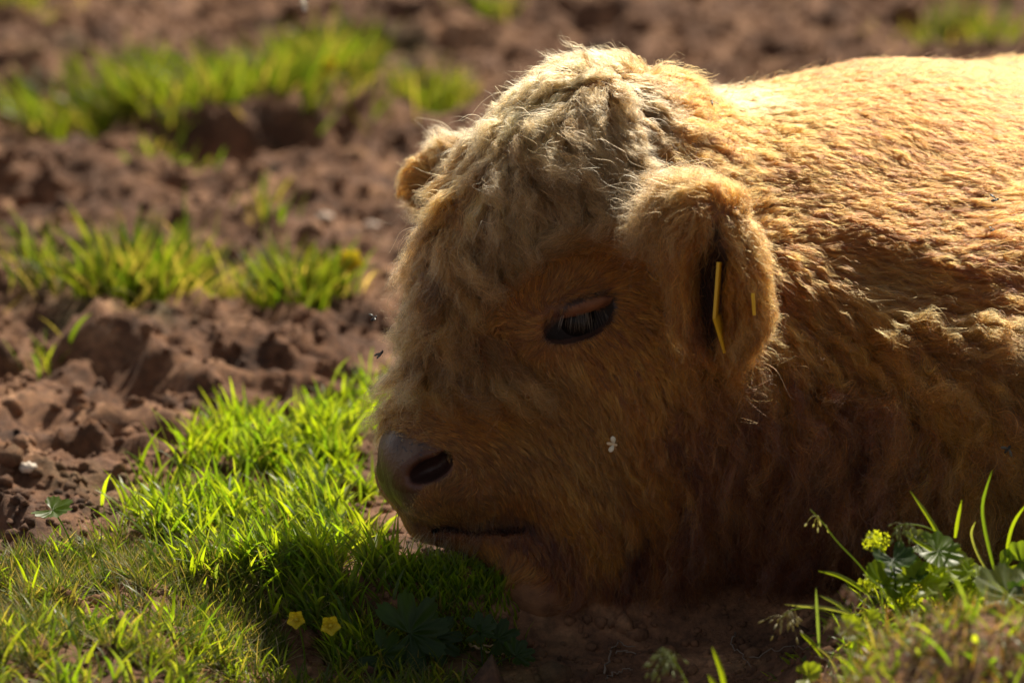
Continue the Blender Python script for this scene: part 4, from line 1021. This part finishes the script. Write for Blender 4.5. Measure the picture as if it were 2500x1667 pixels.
seed_grass('nodding seed head hanging over the dark ground, leftmost on the bank', gpth([(2080, 1500), (2030, 1488), (1965, 1480), (1925, 1490), (1905, 1510)], -.15), 26, (.26, .24, .15), .020, sz=.0055)
seed_grass('arching seed head above the yellow-green flowers', gpth([(2400, 1440), (2330, 1330), (2270, 1285), (2210, 1276), (2180, 1290)], -.12), 26, (.20, .22, .12), .016)
seed_grass('blurred purple-grey seed head at the front of the bank', gpth([(2200, 1560), (2150, 1500), (2105, 1465), (2060, 1430)], -.42), 30, (.27, .19, .17), .008)
seed_grass('blurred pale seed head leaning right at the front of the bank', gpth([(2140, 1600), (2110, 1540), (2080, 1520), (2030, 1505)], -.46), 24, (.30, .24, .20), .010)
seed_grass('fuzzy green seed head at the bottom edge below the chest', gpth([(1690, 1700), (1670, 1650), (1640, 1600), (1615, 1580)], -.36), 44, (.16, .19, .08), .022, sz=.006)
def tall_blades(label, specs, Y, group='tall blades of grass on the bank'):
    parts = []; p0 = gpth([specs[0][0][0]], Y)[0]
    for pts, wd, col in specs:
        P = np.array(gpth(pts, Y)); t = np.linspace(0, len(P) - 1, 12); C = np.stack([np.interp(t, range(len(P)), P[:, k]) for k in range(3)], 1)
        for _ in range(2): C[1:-1] = (C[:-2] + 2 * C[1:-1] + C[2:]) / 4
        prof = np.interp(np.linspace(0, 1, 12), [0, .3, .75, 1], [.6, 1, .75, .05]) * wd / 2
        T_ = unit(np.gradient(C, axis=0)); sd = unit(np.cross(T_, CAMD + np.array([.5, 0, .2]))); up = np.cross(sd, T_)
        V = np.stack([C - sd * prof[:, None], C + up * prof[:, None] * .4, C + sd * prof[:, None]], 1).reshape(-1, 3) - p0
        F = np.array([q for k in range(11) for q in ((3 * k, 3 * k + 1, 3 * k + 4, 3 * k + 3), (3 * k + 1, 3 * k + 2, 3 * k + 5, 3 * k + 4))])
        parts.append((V, F, np.tile(np.array(col), (len(V), 1))))
    o = grass_obj('wild_grass', parts); o.location = p0
    return tag(o, label, 'grass', group, 'thing')
YB = (.17, .23, .015)
for lab, pts, wd, col, Y in [
 ('broad bright blade slanting up to the left in front of the dark chest fur', [(2312, 1350), (2290, 1300), (2260, 1250), (2222, 1198)], .0042, YB, -.12),
 ('short upright blade right of the broad slanting one', [(2332, 1312), (2338, 1270), (2348, 1220)], .0036, YB, -.12),
 ('long slender blade reaching up to the calf\'s side near the right edge', [(2440, 1440), (2405, 1300), (2395, 1230), (2422, 1148)], .0034, (.10, .16, .02), -.13),
 ('bent pale blade between the two tall ones', [(2420, 1410), (2385, 1350), (2368, 1300), (2382, 1272)], .0026, (.20, .22, .10), -.13),
 ('blade curving out over the right edge of the frame', [(2460, 1430), (2458, 1330), (2475, 1270), (2510, 1225)], .0034, YB, -.12),
 ('long blade arching down left over the dark gap beside the bank', [(2120, 1450), (2080, 1420), (2040, 1400), (1996, 1393)], .0036, YB, -.14),
 ('pale straight stalk lying level across the dark gap', [(2075, 1497), (2020, 1482), (1960, 1478), (1915, 1475)], .0026, (.22, .24, .11), -.16),
 ('upright blade with a white tip standing in the dark gap', [(2000, 1580), (1997, 1520), (1994, 1470), (1992, 1434)], .0030, (.12, .17, .07), -.18),
 ('stalk crossing behind the white tipped blade', [(2075, 1495), (2040, 1470), (2000, 1452)], .0028, (.16, .2, .06), -.17),
 ('curved bright blade at the lower left of the bank', [(2010, 1605), (1985, 1570), (1968, 1555), (1953, 1543)], .0040, YB, -.25),
 ('pale curling blade beside the curved bright one', [(2045, 1640), (2025, 1600), (2000, 1580), (1975, 1572)], .0024, (.26, .26, .14), -.25),
 ('blurred upright blade at the bottom edge right of the fuzzy seed head', [(1772, 1700), (1765, 1650), (1752, 1610), (1738, 1578)], .0048, YB, -.38),
 ('blurred short blade at the bottom edge left of the upright one', [(1760, 1710), (1745, 1670), (1728, 1645)], .0050, YB, -.40),
 ('slanting green blade from the flower plant towards the chest', [(2320, 1372), (2280, 1345), (2240, 1322), (2213, 1303)], .0034, YB, -.12),
]:
    tall_blades(lab, [(pts, wd, col)], Y)

# low growth and dead roots on the bank
def bank_roots(n, x0, x1, y0, y1):
    x = rng.uniform(x0, x1, n); y = rng.uniform(y0, y1, n); return on_ground(x, y)
def bank(n, box, L, wd, pal, lean, bend):
    R = bank_roots(n, *box); return blades_geo(R, rng.uniform(*L, n), rng.uniform(*wd, n), rng.uniform(0, 6.28, n), rng.uniform(*lean, n), rng.uniform(*bend, n), pick(pal, n))
ug = grass_obj('undergrowth', [bank(2600, (.26, .64, -.36, -.08), (.010, .035), (.001, .003), np.concatenate([GREEN, OLIVE]), (.1, 1.0), (.2, 1.2)),
                               bank(420, (.24, .66, -.60, -.40), (.015, .05), (.0016, .0034), np.concatenate([GREEN, OLIVE]), (.1, .9), (.2, .9)),
                               bank(1800, (.20, .62, -.56, -.10), (.006, .018), (.003, .006), np.concatenate([OLIVE, GREEN]), (.5, 1.4), (.2, .8))])
tag(ug, 'low weeds and short grass covering the sunlit bank at lower right', 'undergrowth', None, 'stuff')
dr = grass_obj('dry_roots', [bank(5200, (.14, .60, -.56, -.26), (.008, .032), (.0005, .0012), np.concatenate([DRY * .8, DRY * np.array([.9, .65, .5])]), (.3, 1.5), (-.6, 1.6))], STRAW)
tag(dr, 'matted dead roots and straw on the front of the bank at lower right', 'dead roots', None, 'stuff')

# rootlets and straw on the shaded ground
RT = simple_mat('root_bark', (.16, .12, .09), .8)
ST = simple_mat('straw_stalk', (.45, .32, .18), .6, .2)
def rootlet(lab, px, r, mat=RT, cat='root', lift=.004):
    P = np.array([surf(x, y) for x, y in px]); P[:, 2] += lift
    t = np.linspace(0, len(P) - 1, 16); C = np.stack([np.interp(t, range(len(P)), P[:, k]) for k in range(3)], 1)
    C[1:-1] += rng.normal(0, .0012, (14, 3))
    o0 = C[0].copy()
    v, f = skin_mesh_curve(None, C - o0, np.linspace(r, r * .4, 16), None)
    o = mesh_obj('dry_root' if mat is RT else 'straw', v, f, mat); o.location = o0
    return tag(o, lab, cat)
rootlet('thin bent root on the shaded ground, middle of the bottom edge', [(1475, 1655), (1490, 1600), (1510, 1580), (1550, 1588)], .0010)
rootlet('short forked root lying on the shaded bank', [(1505, 1602), (1540, 1605), (1575, 1612)], .0008)
rootlet('hooked root in the shade left of the nodding seed head', [(1795, 1555), (1790, 1590), (1815, 1615), (1835, 1640)], .0009)
rootlet('long thin root running level across the shaded bank', [(1830, 1615), (1880, 1600), (1940, 1590), (1990, 1588)], .0007)
rootlet('pale curved root at the very bottom edge', [(1480, 1668), (1510, 1648), (1545, 1645)], .0009)
rootlet('sunlit straw stalk on the ground below the folded foreleg', [(1145, 1590), (1190, 1612), (1240, 1618), (1300, 1606)], .0013, ST, 'straw', .008)
rootlet('second sunlit straw stalk, crossing just above the longer one', [(1175, 1606), (1230, 1604), (1290, 1612)], .0009, ST, 'straw', .010)
rootlet('short broken straw sticking out of the sunlit pair', [(1205, 1612), (1222, 1590), (1235, 1575)], .0007, ST, 'straw', .006)
def pebble(lab, px, py, r, col):
    c = surf(px, py); v, f = uv_sphere((0, 0, r * .3), (r, r * .8, r * .6), None, 16, 10); v = [x * (1 + .12 * math.sin(9 * x[0] / r + 3 * x[1] / r)) for x in v]
    o = mesh_obj('pebble', v, f, simple_mat('stone', col, .7, noise=80)); o.location = c; return tag(o, lab, 'pebble', 'pebbles on the mud')
pebble('pale pebble on the mud at the far left, above the lone stalked leaf', 68, 1150, .008, (.6, .5, .4))
pebble('small pale stone on mud left of the calf\'s brow', 790, 540, .010, (.45, .36, .28))
pebble('small light stone near the dark ledge at centre left', 905, 560, .009, (.45, .34, .26))

# insects
FLYM = simple_mat('fly_black', (.012, .013, .016), .3)
WINGM = simple_mat('fly_wing', (.16, .15, .13), .35, .4)
def fly(label, c, axis_, up, L, spread=.9, name='fly', cat='fly', bm=None, wm=None, ws=1.0, group='flies round the calf'):
    root = empty_at(name, c, label, cat, group)
    u = unit(np.array(axis_, float)); B = basis_from(up, u); z = B[2]; x = unit(u - z * (u @ z)); y = np.cross(z, x); M = np.stack([x, y, z])
    V, F = [], []
    for cc, r in ((-.22, (.30, .15, .14)), (.12, (.17, .15, .15)), (.34, (.10, .13, .11))):
        v, f = uv_sphere(cc * L * x, np.array(r) * L, M, 12, 8); o_ = len(V); V += v; F += [tuple(k + o_ for k in q) for q in f]
    for sy in (-1, 1):
        for k in (-.05, .1, .25):
            v, f = skin_mesh_curve(None, [k * L * x, k * L * x + sy * y * .25 * L - z * .08 * L, k * L * x + sy * y * .35 * L - z * .3 * L + x * .1 * L * (k - .1) * 10], .018 * L, None, seg=4)
            o_ = len(V); V += list(v); F += [tuple(q_ + o_ for q_ in q) for q in f]
    mesh_obj('body', V, F, bm or FLYM, root)
    for sy in (-1, 1):
        d = unit(-x * (1.2 - spread) + sy * y * spread + z * .35); e = unit(np.cross(d, z)) * sy
        pts = [.12 * L * x + z * .1 * L + d * L * ws * a + e * L * ws * (.17 if bm is None else .30) * b_ for a, b_ in ((0, 0), (.2, .6), (.5, 1), (.75, .8), (.9, .1), (.75, -.7), (.45, -.8), (.2, -.4))]
        n_ = len(pts); th_ = np.cross(d, e) * .006 * L
        Vw = [p + th_ for p in pts] + [p - th_ for p in pts]
        mesh_obj('wing', Vw, [tuple(range(n_)), tuple(range(n_, 2 * n_))[::-1]] + [(i, n_ + i, n_ + (i + 1) % n_, (i + 1) % n_) for i in range(n_)], wm or WINGM, root)
    return root
fly('black fly hovering beside the forehead, upper of the two in front of the face', W(913, 777, .0), (.6, 0, .8), (-.4, -.5, .6), .0068)
fly('black fly hovering beside the nose bridge, lower of the two in front of the face', W(930, 863, .0), (.65, 0, .75), (-.5, -.6, .3), .0072, .3)
def on_fur(px, py, h): p = on_skin(px, py); g = unit(sdf_grad(calf_base, p[None]))[0]; return p + g * h, g
for px, py, L, lab, h in [(1710, 277, .0075, 'black fly sitting on the neck just behind the calf\'s crown', .014),
                          (2432, 528, .0078, 'fly with pale spread wings on the flank near the right edge', .016),
                          (2428, 596, .0050, 'smaller dark fly just below the one with spread wings', .015),
                          (2457, 1085, .0085, 'fly with a silvery wing low on the shaggy shoulder at the right edge', .022)]:
    p, g = on_fur(px, py, h); fly(lab, p, (.5, 0, .6), g, L, .75)
p, g = on_fur(1524, 1066, .020)
fly('small pale downy moth in front of the cheek fur', p, (1, 0, -.2), (-.2, -1, .3), .0095, .95, 'moth', 'moth', simple_mat('moth_body', (.6, .45, .28), .8), simple_mat('moth_wing', (.85, .78, .62), .8, .4), .85, None)
fly('pale blurred insect in the air at the top edge left of centre', W(742, 13, .75), (1, 0, .2), (0, -1, .3), .010, .9, 'moth', 'moth', simple_mat('gnat_body', (.5, .42, .3), .8), simple_mat('gnat_wing', (.75, .7, .6), .8, .4), .8, None)
